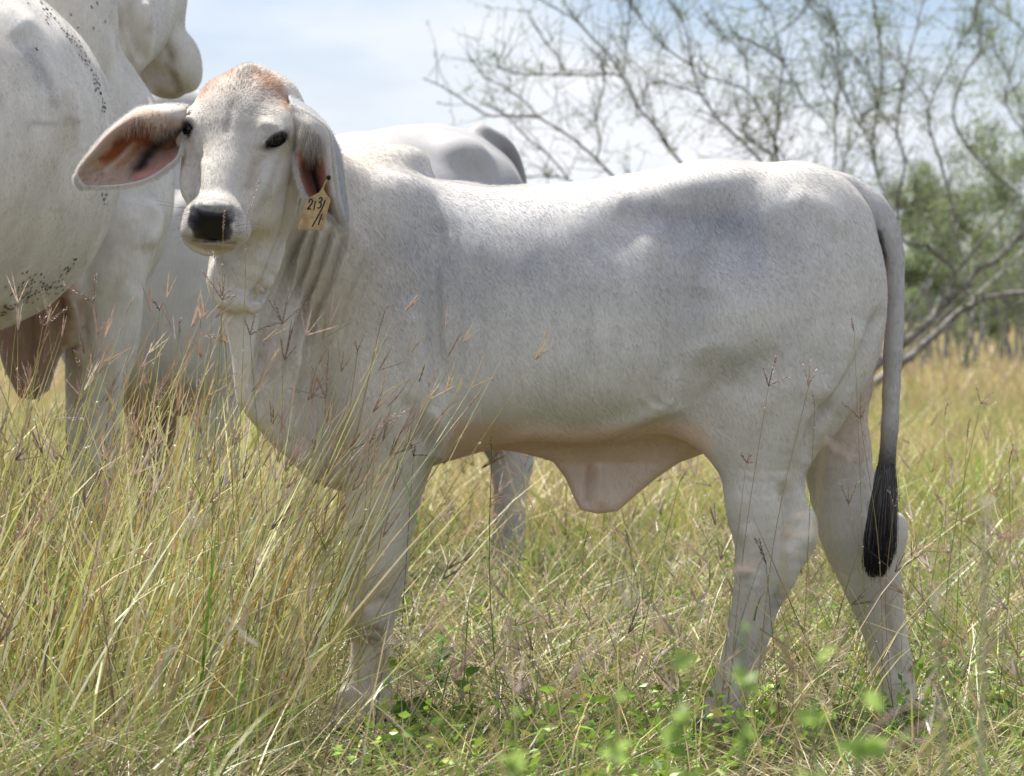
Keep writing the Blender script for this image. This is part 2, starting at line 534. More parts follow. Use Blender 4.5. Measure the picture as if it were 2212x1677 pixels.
FL_NEAR = [(855, 880, -.125, 108), (842, 960, -.13, 92), (822, 1060, -.13, 76), (816, 1150, -.13, 64), (810, 1230, -.13, 61), (803, 1285, -.13, 52), (800, 1335, -.13, 46),
           (788, 1395, -.13, 30), (781, 1450, -.13, 30), (768, 1505, -.13, 43), (760, 1545, -.13, 41), (752, 1580, -.13, 38)]
FL_FAR = [(850, 900, .11, 100), (845, 1000, .11, 84), (836, 1100, .11, 66), (828, 1180, .11, 58), (828, 1235, .11, 52), (818, 1300, .11, 44), (810, 1345, .11, 40), (812, 1400, .11, 34),
          (812, 1470, .11, 35), (806, 1530, .11, 40), (800, 1565, .11, 37)]
HL_NEAR = [(1680, 840, -.12, 150), (1660, 920, -.125, 120), (1652, 985, -.125, 96), (1650, 1040, -.125, 88), (1655, 1095, -.125, 87), (1664, 1160, -.12, 80), (1655, 1230, -.12, 68),
           (1634, 1300, -.12, 52), (1622, 1350, -.12, 48), (1604, 1420, -.12, 43), (1582, 1480, -.12, 42), (1562, 1535, -.12, 44), (1548, 1575, -.12, 42)]
HL_FAR = [(1760, 800, .09, 130), (1790, 900, .10, 84), (1805, 970, .10, 76), (1815, 1030, .10, 72), (1835, 1090, .10, 78), (1853, 1140, .10, 88), (1875, 1223, .10, 70), (1903, 1333, .10, 51),
          (1922, 1415, .10, 45), (1936, 1500, .10, 43), (1944, 1560, .10, 46), (1942, 1595, .10, 44)]
TAIL = [(1740, 386, 0, 20), (1800, 394, 0, 24), (1851, 414, 0, 25), (1889, 450, -.01, 30), (1917, 500, -.02, 27), (1932, 556, -.02, 22), (1936, 620, -.02, 19), (1932, 690, -.02, 20),
        (1929, 760, -.02, 20), (1926, 830, -.02, 19), (1922, 920, -.02, 18), (1916, 990, -.02, 17), (1910, 1050, -.02, 15), (1904, 1110, -.02, 12)]
NECK = [(590, 320, -.23, 72), (650, 415, -.19, 118), (725, 530, -.12, 172), (810, 640, -.04, 225)]

def calf_f(P):
    b = loft(P, CALF_TAB, 2.7, .06)
    # hump
    b = smin(b, ell(P, P3(800, 405, 0), (114 / S0, .072, 92 / S0)), .040)
    b = smin(b, ell(P, P3(862, 362, 0), (64 / S0, .052, 44 / S0), rot('Y', -16)), .03)
    # neck and dewlap
    nk = chain(P, pxchain(NECK), 4, 1.15)
    b = smin(b, nk, .07)
    yc = np.interp(P[:, 0], [X0(470), X0(560), X0(760)], [-.345, -.29, -.04])
    b = smin(b, flap(P, THROAT, yc, .040, .038), .055)
    b = smin(b, ell(P, P3(712, 920, -.01), (.09, .115, .115)), .06)
    # throat flap lumps under the chin
    b = smin(b, chain(P, [(*P3(a, c, y), r * mpp(y)) for a, c, y, r in ((586, 390, -.30, 50), (574, 470, -.325, 50), (548, 555, -.345, 50), (522, 625, -.345, 30))], 3), .03)
    b = smin(b, ell(P, P3(474, 606, -.372), (.017, .016, .040), rot('Y', -8)), .014)
    b = smin(b, ell(P, P3(508, 652, -.366), (.036, .024, .020), rot('Y', 12)), .014)
    # shoulder blade, upper arm
    b = smin(b, ell(P, P3(842, 660, -.145), (.105, .058, .24), rot('Y', 8)), .05)
    b = smin(b, ell(P, P3(842, 850, -.155), (.100, .060, .125), rot('Y', -6)), .05)
    b = smin(b, ell(P, P3(850, 850, .14), (.105, .060, .14)), .05)
    # hind quarter
    b = smin(b, ell(P, P3(1715, 660, -.105), (.178, .118, .270), rot('Y', 4)), .05)
    b = smin(b, ell(P, P3(1590, 690, -.178), (.082, .062, .100), rot('Y', 14)), .05)
    b = smin(b, ell(P, P3(1715, 660, .105), (.172, .112, .265), rot('Y', 4)), .05)
    b = smin(b, ell(P, P3(1600, 720, .145), (.075, .062, .11)), .055)
    b = smin(b, ell(P, P3(1525, 410, -.120), (.075, .065, .036), rot('Y', -8)), .06)     # hook bone
    b = smin(b, ell(P, P3(1560, 428, .115), (.066, .06, .034), rot('Y', 18)), .05)
    b = smin(b, ell(P, P3(1822, 462, -.075), (.05, .05, .03), rot('Y', 35)), .045)      # pin bone
    b = smin(b, ell(P, P3(1822, 462, .075), (.05, .05, .03), rot('Y', 35)), .045)
    # loin hollow
    b = smax(b, -ell(P, P3(1394, 462, -.304), (.095, .085, .060), rot('Y', -25)), .08)
    # flank skin fold to the stifle
    b = smin(b, chain(P, pxchain([(1440, 850, -.12, 52), (1510, 900, -.125, 55), (1580, 960, -.12, 55)]), 3, 1.5), .06)
    # navel flap
    tn = np.interp(P[:, 2], [Z0(1110), Z0(1000), Z0(940)], [.012, .020, .05])
    b = smin(b, flap(P, NAVEL, 0.0, tn, .016), .045)
    # legs
    b = smin(b, chain(P, pxchain(FL_NEAR), 3, 1.12), .035)
    b = smin(b, chain(P, pxchain(FL_FAR), 3, 1.12), .035)
    b = smin(b, chain(P, pxchain(HL_NEAR), 3, 1.35), .035)
    b = smin(b, chain(P, pxchain(HL_FAR), 3, 1.35), .035)
    # knee / hock bones
    b = smin(b, ell(P, P3(790, 1332, -.150), (.044, .038, .046)), .013)
    b = smin(b, ell(P, P3(1738, 1160, -.12), (.024, .026, .05), rot('Y', 12)), .016)
    b = smin(b, ell(P, P3(1932, 1165, .10), (.024, .026, .05), rot('Y', 12)), .016)
    # dew claws
    b = smin(b, ell(P, P3(812, 1532, -.11), (.014, .016, .018)), .01)
    # tail
    tlr = chain(P, pxchain(TAIL), 4, 1.0) - (.0006 * np.sin(P[:, 2] * 95) * (P[:, 2] < 1.0)).astype(f32)
    b = smin(b, tlr, .014)
    # vulva
    b = smin(b, ell(P, P3(1896, 590, 0), (.020, .022, .062)), .012)
    h = muzzle_f(P, head_f(P))
    b = smin(b, h, .035)
    return b.astype(f32)

VC, QC = mesh_field(calf_f, (-.64, -.70, -.03), (.86, .34, 1.36), .0042)
NC = vnormals(VC, QC)
# strokes: folds, hollows and ridges modelled along lines on the near side
def stroke(V, Nn, line, amp, width, kind='bump', ylim=None, taper=True, facing=-.05, w2=None):
    x, y = proj(V)
    L = np.asarray(line, float)
    m = (x > L[:, 0].min() - 90) & (x < L[:, 0].max() + 90) & (y > L[:, 1].min() - 90) & (y < L[:, 1].max() + 90) & (Nn[:, 1] < facing)
    if ylim:
        m &= (V[:, 1] > ylim[0]) & (V[:, 1] < ylim[1])
    i = np.flatnonzero(m)
    if not len(i):
        return
    d, s, t = poly_dist(x[i], y[i], line)
    tp = np.clip(np.minimum(t, 1 - t) / .18, 0, 1) if taper else 1.0
    tp = tp * sstep(0, .35, -Nn[i, 1])
    if kind == 'bump':
        a = np.exp(-(d / width) ** 2)
    else:                                   # pleat: raised on the left of the line, sharp step down on its right
        w2 = w2 or width * .38
        sd = d * s
        a = np.where(sd < 0, np.exp(-(d / width) ** 1.5), -.75 * np.exp(-(d / w2) ** 1.5))
        a = a * np.tanh(d / 2.2)
        a = np.where(sd < 0, a, a)
    V[i] += Nn[i] * (amp * a * tp)[:, None]
HEADY = (-1, -.30); BODYY = (-.42, .2)
PL = [[(640, 345), (629, 432), (619, 482), (603, 534), (576, 594), (549, 640), (530, 690)],
      [(668, 470), (660, 502), (642, 549), (617, 616), (594, 693), (578, 760), (572, 830)],
      [(697, 460), (685, 502), (666, 578), (634, 650), (612, 720), (600, 800)],
      [(728, 460), (721, 495), (702, 560), (678, 628), (651, 693), (628, 770), (618, 850)],
      [(758, 440), (752, 495), (734, 560), (712, 628), (684, 693), (662, 780)]]
for k, l in enumerate(PL):
    stroke(VC, NC, l, (.016, .022, .019, .020, .014)[k], (22, 20, 16, 18, 20)[k], 'pleat', ylim=(-.6, .1))
for l, a, w in [
    ([(600, 560), (560, 640), (540, 740), (540, 830)], .006, 14), ([(575, 700), (560, 800), (565, 900)], -.005, 12),
    ([(640, 750), (625, 860), (640, 960)], .006, 18), ([(800, 470), (760, 600), (715, 730), (690, 830)], .005, 24), ([(790, 560), (755, 660), (725, 750)], -.004, 10),
    ([(935, 400), (945, 500), (938, 640), (950, 790), (962, 930)], -.008, 22),          # behind the shoulder
    ([(955, 560), (958, 680), (962, 790)], .003, 10),
    ([(880, 640), (900, 760), (930, 860), (958, 930)], .006, 30),
    ([(870, 850), (900, 920), (925, 985)], -.006, 16),
    ([(938, 880), (952, 940), (935, 1000)], .008, 18),
    ([(1455, 440), (1448, 560), (1456, 700), (1462, 800), (1478, 880)], -.010, 34),     # front of the thigh
    ([(1478, 430), (1455, 480), (1400, 515)], .0012, 24),                                   # hip ridge
    ([(1330, 455), (1390, 475), (1445, 450)], -.004, 34),
    ([(1500, 770), (1560, 815), (1630, 810), (1690, 760)], -.0052, 44),                   # under the stifle muscle
    ([(1510, 620), (1505, 680), (1520, 750)], -.003, 44),
    ([(1540, 490), (1590, 515), (1650, 530), (1710, 525)], -.003, 46),
    ([(1700, 420), (1780, 450), (1840, 500)], .004, 26),
    ([(1905, 660), (1884, 712), (1854, 778), (1800, 866), (1758, 930), (1740, 1000)], -.012, 12),
    ([(1860, 690), (1820, 790), (1770, 880)], .006, 30),
    ([(1690, 860), (1640, 960), (1600, 1080)], -.003, 26),
    ([(1690, 1040), (1706, 1110), (1700, 1190)], -.012, 15), ([(1610, 1130), (1620, 1190), (1600, 1250)], .006, 16), ([(1880, 1080), (1895, 1140), (1890, 1200)], -.010, 14), ([(1640, 1230), (1618, 1320), (1590, 1420)], .005, 12),
    ([(1745, 1060), (1752, 1130), (1748, 1190)], .004, 12),
    ([(1276, 1000), (1272, 1050), (1268, 1102)], -.008, 7),
    ([(1300, 1000), (1298, 1060), (1300, 1100)], .004, 12),
    ([(1060, 962), (1150, 935), (1240, 940), (1330, 925), (1420, 888), (1490, 885)], .006, 16),
    ([(1380, 850), (1410, 880), (1440, 885)], .0012, 8), ([(1405, 840), (1440, 868), (1465, 870)], .0012, 8),
    ([(765, 1285), (800, 1305), (845, 1290)], -.004, 10), ([(760, 1375), (795, 1362), (830, 1372)], -.003, 8),
    ([(820, 1380), (815, 1440), (806, 1500)], -.005, 9),
    ([(1690, 1260), (1660, 1360), (1625, 1450)], -.005, 10),
    ([(1905, 1280), (1925, 1380), (1940, 1480)], -.004, 10),
    ([(750, 1480), (745, 1520), (748, 1555)], .003, 10),
]:
    stroke(VC, NC, l, a * 1.9, w, ylim=(-.45, .3))
# horizontal skin rings on the hind legs and soft ribs
for yy in (1010, 1035, 1062):
    stroke(VC, NC, [(1580, yy), (1650, yy + 8), (1725, yy + 2)], -.0008, 5)
    stroke(VC, NC, [(1755, yy + 20), (1810, yy + 26), (1880, yy + 18)], -.0008, 5)
for k, xx in enumerate((1010, 1075, 1140, 1205, 1270)):
    stroke(VC, NC, [(xx + 10, 520), (xx + 18, 640), (xx + 6, 780), (xx - 20, 880)], .0016, 24)
# head strokes
for l, a, w in [
    ([(402, 245), (410, 275), (418, 310)], .004, 8), ([(555, 268), (590, 272), (622, 290)], .005, 12), ([(548, 322), (575, 326), (600, 332)], -.003, 6),
    ([(560, 340), (548, 380), (538, 420)], -.006, 10), ([(585, 350), (566, 410), (548, 460)], .005, 13), ([(612, 330), (590, 400), (560, 470)], -.003, 10),
    ([(422, 330), (428, 370), (430, 415)], -.004, 8), ([(440, 340), (446, 380), (450, 420)], .004, 12),
    ([(430, 434), (465, 430), (500, 438)], -.002, 4), ([(420, 440), (460, 446), (505, 446)], .002, 6),
    ([(505, 215), (497, 255), (488, 300)], -.0025, 9), ([(470, 200), (520, 175), (580, 200)], .002, 26)]:
    stroke(VC, NC, l, a, w, ylim=(-1, -.3))
VC += NC * ((vnoise(VC, 26, 1) - .5) * .0016 + (vnoise(VC, 9, 2) - .5) * .003)[:, None]
NC = vnormals(VC, QC)

# colours of hide and hair
def paint(C, V, Nn, poly, col, soft=8, amt=1.0, ylim=None, facing=0.15, jag=0):
    x, y = proj(V)
    P = np.asarray(poly, float)
    m = (x > P[:, 0].min() - 60) & (x < P[:, 0].max() + 60) & (y > P[:, 1].min() - 60) & (y < P[:, 1].max() + 60) & (Nn[:, 1] < facing)
    if ylim:
        m &= (V[:, 1] > ylim[0]) & (V[:, 1] < ylim[1])
    i = np.flatnonzero(m)
    if not len(i):
        return
    d = polysd(x[i].astype(f32), y[i].astype(f32), P)
    if jag:
        d = d + (vnoise(V[i], 90, 5) - .5) * jag
    a = (amt * sstep(soft, -soft, d))[:, None]
    C[i] = C[i] * (1 - a) + np.asarray(col) * a
def stripe(C, V, Nn, line, width, col, amt=1.0, ylim=None, facing=.15, jag=0):
    x, y = proj(V)
    P = np.asarray(line, float)
    m = (x > P[:, 0].min() - 90) & (x < P[:, 0].max() + 90) & (y > P[:, 1].min() - 90) & (y < P[:, 1].max() + 90) & (Nn[:, 1] < facing)
    if ylim:
        m &= (V[:, 1] > ylim[0]) & (V[:, 1] < ylim[1])
    i = np.flatnonzero(m)
    d, s, t = poly_dist(x[i], y[i], line)
    if jag:
        d = np.maximum(d + (vnoise(V[i], 80, 6) - .5) * jag, 0)
    a = (amt * np.exp(-(d / width) ** 2))[:, None]
    C[i] = C[i] * (1 - a) + np.asarray(col) * a
WHITE = np.array([.72, .695, .65]); GREY = np.array([.40, .41, .44]); PINK = np.array([.80, .58, .45]); RUST = np.array([.42, .19, .085]); BLACK = np.array([.010, .010, .013])
CC = np.repeat(WHITE[None], len(VC), 0)
nzz = vnoise(VC, 7, 3); nz2 = vnoise(VC, 22, 4)
CC *= (1 + .10 * (nzz - .5) + .08 * (nz2 - .5))[:, None]
pxv, pyv = proj(VC)
# greyer hair over shoulder, ribs and hip; shade of hollow and thigh painted in
for cx, cy_, rx, ry, am in [(870, 560, 130, 190, .30), (1040, 560, 160, 130, .32), (1250, 560, 200, 110, .22), (1580, 470, 120, 70, .45), (1640, 540, 130, 90, .30), (1480, 560, 60, 170, .30),
                            (1400, 450, 70, 40, .25), (880, 380, 60, 50, .18), (1130, 450, 120, 40, .20), (1600, 780, 70, 50, .15)]:
    a = np.clip(1.75 * am * np.exp(-((pxv - cx) / rx) ** 2 - ((pyv - cy_) / ry) ** 2) * (.5 + nz2), 0, 1)[:, None]
    CC = CC * (1 - a) + GREY * a
# warm cream tint on neck, shoulder and lower flank; fine darker streaks over the ribs
wm = np.clip(sstep(1000, 720, pxv) * .45 + sstep(740, 940, pyv) * .30, 0, .6) * (.4 + 1.1 * vnoise(VC, 6, 12))
CC = CC * (1 - wm[:, None]) + np.array([.66, .585, .48]) * wm[:, None]
sk = vnoise(VC * np.array([1.0, 1.0, .10]), 75, 13) - .5
rg = sstep(900, 990, pxv) * sstep(1480, 1300, pxv) * sstep(430, 520, pyv) * sstep(930, 760, pyv)
CC = CC * (1 + .10 * sk * rg + .04 * sk)[:, None]
# thin haired belly skin: by height and downward facing
under = sstep(Z0(930), Z0(985), VC[:, 2]) if False else sstep(Z0(900), Z0(960), VC[:, 2])
bel = sstep(925, 985, pxv) * sstep(1570, 1500, pxv) * sstep(885, 935, pyv) * sstep(1135, 1120, pyv) * sstep(.22, .18, np.abs(VC[:, 1]))
a = (bel * sstep(.05, -.6, NC[:, 2]) * .75)[:, None]
CC = CC * (1 - a) + PINK * a
nav = sstep(1090, 1220, pxv) * sstep(1590, 1530, pxv) * sstep(930, 985, pyv) * sstep(1140, 1125, pyv) * sstep(.10, .05, np.abs(VC[:, 1]))
a = (nav * .6)[:, None]; CC = CC * (1 - a) + np.array([.84, .66, .56]) * a
# inner thighs, buttock skin
inn = sstep(1725, 1790, pxv) * (pxv < 1915) * sstep(640, 760, pyv) * sstep(1080, 940, pyv) * sstep(.13, .07, np.abs(VC[:, 1]))
a = (inn * .35)[:, None]; CC = CC * (1 - a) + PINK * a
# rusty poll
paint(CC, VC, NC, [(425, 190), (455, 158), (500, 146), (512, 156), (480, 172), (448, 200), (430, 222)], RUST * 1.05, 10, .75, HEADY, .6, 14)
paint(CC, VC, NC, [(548, 146), (585, 160), (612, 186), (632, 222), (618, 232), (590, 200), (556, 172)], RUST, 10, .75, HEADY, .6, 14)
paint(CC, VC, NC, [(425, 210), (455, 165), (535, 140), (600, 170), (635, 230), (600, 240), (520, 200), (450, 220)], RUST * .8 + .08, 22, .40, HEADY, .6, 20)
stripe(CC, VC, NC, [(530, 150), (522, 180), (510, 215)], 18, (.22, .19, .16), .5, HEADY, .6, 20)
stripe(CC, VC, NC, [(510, 208), (506, 216), (502, 226)], 5, (.12, .11, .10), .7, HEADY, jag=6)
stripe(CC, VC, NC, [(498, 246), (492, 258), (488, 268)], 5, (.12, .11, .10), .7, HEADY, jag=6)
paint(CC, VC, NC, [(430, 200), (520, 180), (600, 210), (590, 280), (500, 300), (430, 280)], (.40, .37, .335), 50, .75, HEADY)
paint(CC, VC, NC, [(400, 290), (600, 300), (620, 380), (560, 470), (520, 430), (410, 430)], (.56, .525, .47), 30, .6, HEADY)
# tear stains, face warm
stripe(CC, VC, NC, [(572, 324), (552, 345), (545, 400)], 14, (.42, .33, .22), .45, HEADY, jag=14)
stripe(CC, VC, NC, [(412, 300), (418, 350), (416, 400)], 9, (.42, .36, .28), .4, HEADY, jag=8)
# black nose
K = lambda L: [(351 + a * .2254, 324 + b * .2254) for a, b in L]
NOSE = K([(262, 540), (330, 562), (470, 585), (600, 585), (655, 565), (700, 600), (695, 660), (660, 720), (680, 790), (650, 862), (560, 885), (440, 872), (290, 850), (280, 770), (236, 715), (250, 630)])
paint(CC, VC, NC, NOSE, BLACK, 3.0, 1.0, (-1, -.42), .5, 3)
stripe(CC, VC, NC, K([(300, 540), (470, 560), (640, 550)]), 8, (.12, .115, .115), .75, (-1, -.42), .5, 8)
stripe(CC, VC, NC, K([(290, 872), (450, 880), (560, 892), (700, 895)]), 3.2, (.03, .022, .018), .9, (-1, -.42), .5)
paint(CC, VC, NC, K([(300, 880), (700, 905), (680, 950), (560, 975), (420, 975), (330, 930)]), (.42, .33, .21), 6, .75, (-1, -.4), .6)
for q in range(26):
    a_, b_ = random.uniform(330, 650), random.uniform(500, 560)
    stripe(CC, VC, NC, K([(a_, b_), (a_ + 3, b_ + 4)]), 1.8, (.05, .05, .05), .8, (-1, -.42), .5)
for q_ in ([(200, 700), (215, 800), (250, 850)], [(720, 640), (740, 740), (700, 850)], [(255, 520), (330, 470), (470, 480), (620, 500), (710, 580)]):
    stripe(CC, VC, NC, K(q_), 16, (.36, .345, .33), .55, (-1, -.42), .5, 14)
# eye rims
for ex, ey, rw, rh in ((597, 303, 25, 19), (405, 279, 11, 20)):
    e = [(ex + rw * math.cos(t) - .25 * rh * math.sin(t) * (ex > 500), ey + rh * math.sin(t) * .95 - (.30 * rw * math.cos(t) if ex > 500 else 0)) for t in np.linspace(0, 6.283, 14)[:-1]]
    stripe(CC, VC, NC, e + e[:1], 9, (.24, .21, .18), .65, HEADY, .9, 6)
    paint(CC, VC, NC, e, (.016, .014, .014), 3, 1.0, HEADY, .9)
# vulva
paint(CC, VC, NC, [(1888, 545), (1915, 545), (1920, 640), (1888, 640)], (.40, .13, .06), 5, .9, (-.05, .05), 2)
paint(CC, VC, NC, [(1884, 490), (1906, 500), (1914, 556), (1888, 560)], (.03, .03, .035), 5, .9, (-.05, .05), 2)
paint(CC, VC, NC, [(1890, 640), (1912, 640), (1908, 800), (1880, 860)], (.55, .40, .33), 8, .5, (-.1, .1), 2)
# grey tail, darkening towards the switch
tl = (pxv > 1800) & (pyv < 1130) & (np.abs(VC[:, 1]) < .05) & (np.minimum(*[np.abs(0 * pxv)] * 2) == 0)
dt, _, tt = poly_dist(pxv, pyv, [(a, b) for a, b, _, _ in TAIL])
tl = (dt < 32) & (np.abs(VC[:, 1] + .015) < .04) & (pxv > 1780)
a = (tl * np.clip(.40 + .0 * tt, 0, 1))[:, None]; CC = CC * (1 - a) + GREY * .9 * a
a = (tl * sstep(880, 1040, pyv))[:, None]; CC = CC * (1 - a) + np.array([.02, .018, .018]) * a
# leg stains: dusty knees and pasterns
for cx, cy_, rx, ry, c, am in [(768, 1325, 18, 28, (.26, .20, .15), .6), (800, 1400, 60, 140, (.50, .43, .34), .5), (735, 1530, 16, 40, (.20, .18, .17), .6), (1640, 1330, 90, 120, (.50, .44, .37), .45),
                            (1930, 1350, 80, 180, (.50, .42, .34), .5), (1890, 1240, 30, 60, (.42, .35, .28), .3), (930, 960, 25, 40, (.30, .28, .27), .3)]:
    a = np.clip(am * np.exp(-((pxv - cx) / rx) ** 2 - ((pyv - cy_) / ry) ** 2) * (.6 + .8 * nz2), 0, 1)[:, None]
    CC = CC * (1 - a) + np.array(c) * a
CC = np.clip(CC, .004, .9)

calf = empty('calf', (0, 0, 0))
tag(calf, 'pale grey calf standing side on, head turned to the camera, tag in one ear', 'calf')
calf_body = part('body', calf, VC, QC, M_COAT, col=CC)
_dn = polysd(pxv.astype(f32), pyv.astype(f32), NOSE)
_wet = sstep(3, -3, _dn) * (VC[:, 1] < -.42) * (NC[:, 1] < .5)
calf_body.data.attributes.new('Wet', 'FLOAT', 'POINT').data.foreach_set('value', _wet.astype(f32))

# ------------------------------------------------------------------ calf: ears, eyes, hooves, tail switch, coat
def mat_hairs(name, rough=.55):
    m, t, b = mat_new(name)
    a = N(t, 'ShaderNodeAttribute', attribute_name='Col')
    tr = N(t, 'ShaderNodeBsdfTranslucent'); mx = N(t, 'ShaderNodeMixShader')
    b.inputs['Roughness'].default_value = rough; b.inputs['Specular IOR Level'].default_value = .3
    t.links.new(a.outputs['Color'], b.inputs['Base Color']); t.links.new(a.outputs['Color'], tr.inputs['Color'])
    mx.inputs[0].default_value = .25
    t.links.new(b.outputs[0], mx.inputs[1]); t.links.new(tr.outputs[0], mx.inputs[2])
    t.links.new(mx.outputs[0], t.nodes['Material Output'].inputs['Surface'])
    return m
M_STRAND = mat_hairs('coat_hair')
def strands(name, root, pts, col, r0, r1, mat=None):
    """pts (n,k,3) world metres -> one hair curves object under root"""
    n, k, _ = pts.shape
    hc = bpy.data.hair_curves.new(name)
    hc.add_curves([k] * n)
    p = (pts - np.array(root.location)).astype(f32).reshape(-1, 3)
    hc.attributes['position'].data.foreach_set('vector', p.ravel())
    ra = hc.attributes.get('radius') or hc.attributes.new('radius', 'FLOAT', 'POINT')
    rad = np.linspace(r0, r1, k)[None].repeat(n, 0)
    ra.data.foreach_set('value', rad.ravel().astype(f32))
    at = hc.attributes.new('Col', 'FLOAT_COLOR', 'CURVE')
    c = np.ones((n, 4), f32); c[:, :3] = col
    at.data.foreach_set('color', c.ravel())
    hc.materials.append(mat or M_STRAND)
    o = bpy.data.objects.new(name, hc)
    COL.objects.link(o)
    o.parent = root
    return o

def surf(px, py, V=VC, ymin=-9):
    x, y = proj(V)
    i = np.flatnonzero((np.hypot(x - px, y - py) < 6) & (V[:, 1] > ymin))
    return i[np.argmin(V[i, 1])]

def sheet(rows, Yb, nu=10, nv=10):
    R = [[P3(a, b, Yb + d) for a, b, d in r] for r in rows]
    R = np.array(R)                                       # (rows, cols, 3)
    A = np.stack([spline(R[i], nv) for i in range(len(R))])      # along cols
    Bm = np.stack([spline(A[:, j], nu) for j in range(A.shape[1])], 1)
    n, m = Bm.shape[:2]
    V = Bm.reshape(-1, 3)
    i = np.arange(n - 1)[:, None] * m; j = np.arange(m - 1)[None]
    F = np.stack([i + j, i + j + 1, i + m + j + 1, i + m + j], -1).reshape(-1, 4)
    return V, F, (n, m)

EAR1 = [
 [(404, 230, .01), (402, 240, -.005), (400, 255, -.01), (400, 268, -.005), (401, 280, .0), (402, 290, 0), (404, 300, 0)],
 [(371, 228, .0), (368, 245, -.03), (372, 275, -.035), (384, 290, -.005), (388, 300, .02), (392, 308, .005), (394, 314, -.015)],
 [(330, 231, .0), (330, 245, -.035), (345, 282, -.045), (358, 300, -.002), (370, 322, .03), (378, 335, .01), (384, 342, -.02)],
 [(296, 238, .0), (297, 252, -.03), (303, 274, -.030), (315, 300, .012), (335, 330, .03), (352, 352, .012), (362, 362, -.012)],
 [(262, 262, .0), (266, 270, -.02), (275, 288, -.012), (290, 318, .018), (310, 350, .024), (328, 370, .01), (338, 379, -.008)],
 [(230, 290, .0), (234, 297, -.012), (245, 315, 0), (260, 340, .016), (278, 366, .016), (296, 386, .006), (304, 394, -.006)],
 [(200, 325, 0), (204, 330, -.008), (213, 345, .002), (226, 364, .01), (240, 382, .01), (254, 397, .004), (260, 402, -.004)],
 [(178, 354, 0), (181, 358, -.004), (187, 367, .002), (195, 379, .004), (204, 391, .004), (213, 402, .002), (217, 405, -.002)],
 [(166, 378, 0), (166, 383, 0), (167, 388, 0), (169, 393, 0), (173, 398, 0), (178, 402, 0), (184, 404, 0)]]
EAR2 = [
 [(630, 304, .03), (632, 288, .01), (634, 270, -.005), (634, 254, -.01), (632, 240, -.005), (629, 228, .0), (626, 218, .01), (622, 208, .03)],
 [(638, 320, .01), (650, 305, -.02), (660, 290, -.03), (667, 275, -.035), (671, 262, -.03), (672, 252, -.02), (671, 243, -.005), (664, 232, .02)],
 [(640, 345, -.005), (655, 330, -.012), (672, 314, -.03), (688, 299, -.036), (699, 289, -.03), (706, 282, -.018), (708, 276, -.002), (704, 272, .02)],
 [(642, 372, -.01), (655, 365, .015), (672, 355, .024), (690, 342, -.02), (703, 332, -.032), (714, 326, -.02), (724, 322, -.005), (729, 320, .02)],
 [(650, 402, -.012), (662, 396, .015), (678, 390, .030), (694, 382, .008), (707, 375, -.026), (718, 370, -.018), (730, 366, 0), (738, 364, .02)],
 [(665, 428, -.012), (675, 424, .012), (688, 420, .022), (700, 416, .007), (712, 412, -.020), (724, 408, -.014), (736, 404, 0), (743, 402, .015)],
 [(690, 450, -.01), (697, 448, .006), (705, 446, .012), (713, 444, .002), (722, 442, -.012), (731, 440, -.01), (741, 438, 0), (748, 436, .01)],
 [(714, 473, 0), (719, 472, .002), (724, 470, .004), (729, 468, 0), (734, 466, -.006), (740, 464, -.004), (746, 462, 0), (751, 460, .006)],
 [(733, 490, 0), (736, 492, 0), (739, 493, 0), (742, 493, 0), (745, 492, 0), (748, 489, 0), (750, 486, 0), (751, 480, 0)]]
M_EAR = mat_coat('ear_coat', (1, 1, .4), 420, .4)
def ear(rows, Yb, painter):
    V, F, (n, m) = sheet(rows, Yb)
    Nn = np.tile(np.array([0, -1.0, 0]), (len(V), 1))
    C = painter(V, Nn, n, m)
    o = part('ear', calf, V, F, M_EAR, col=C)
    sm = o.modifiers.new('thickness', 'SOLIDIFY'); sm.thickness = .006; sm.offset = 0
    G = V.reshape(n, m, 3); Cg = C.reshape(n, m, 3)
    return G, Cg
Z3 = lambda L: [(108 + a * .1709, 189 + b * .1709) for a, b in L]
Z1 = lambda L: [(351 + a * .1953, 108 + b * .1953) for a, b in L]
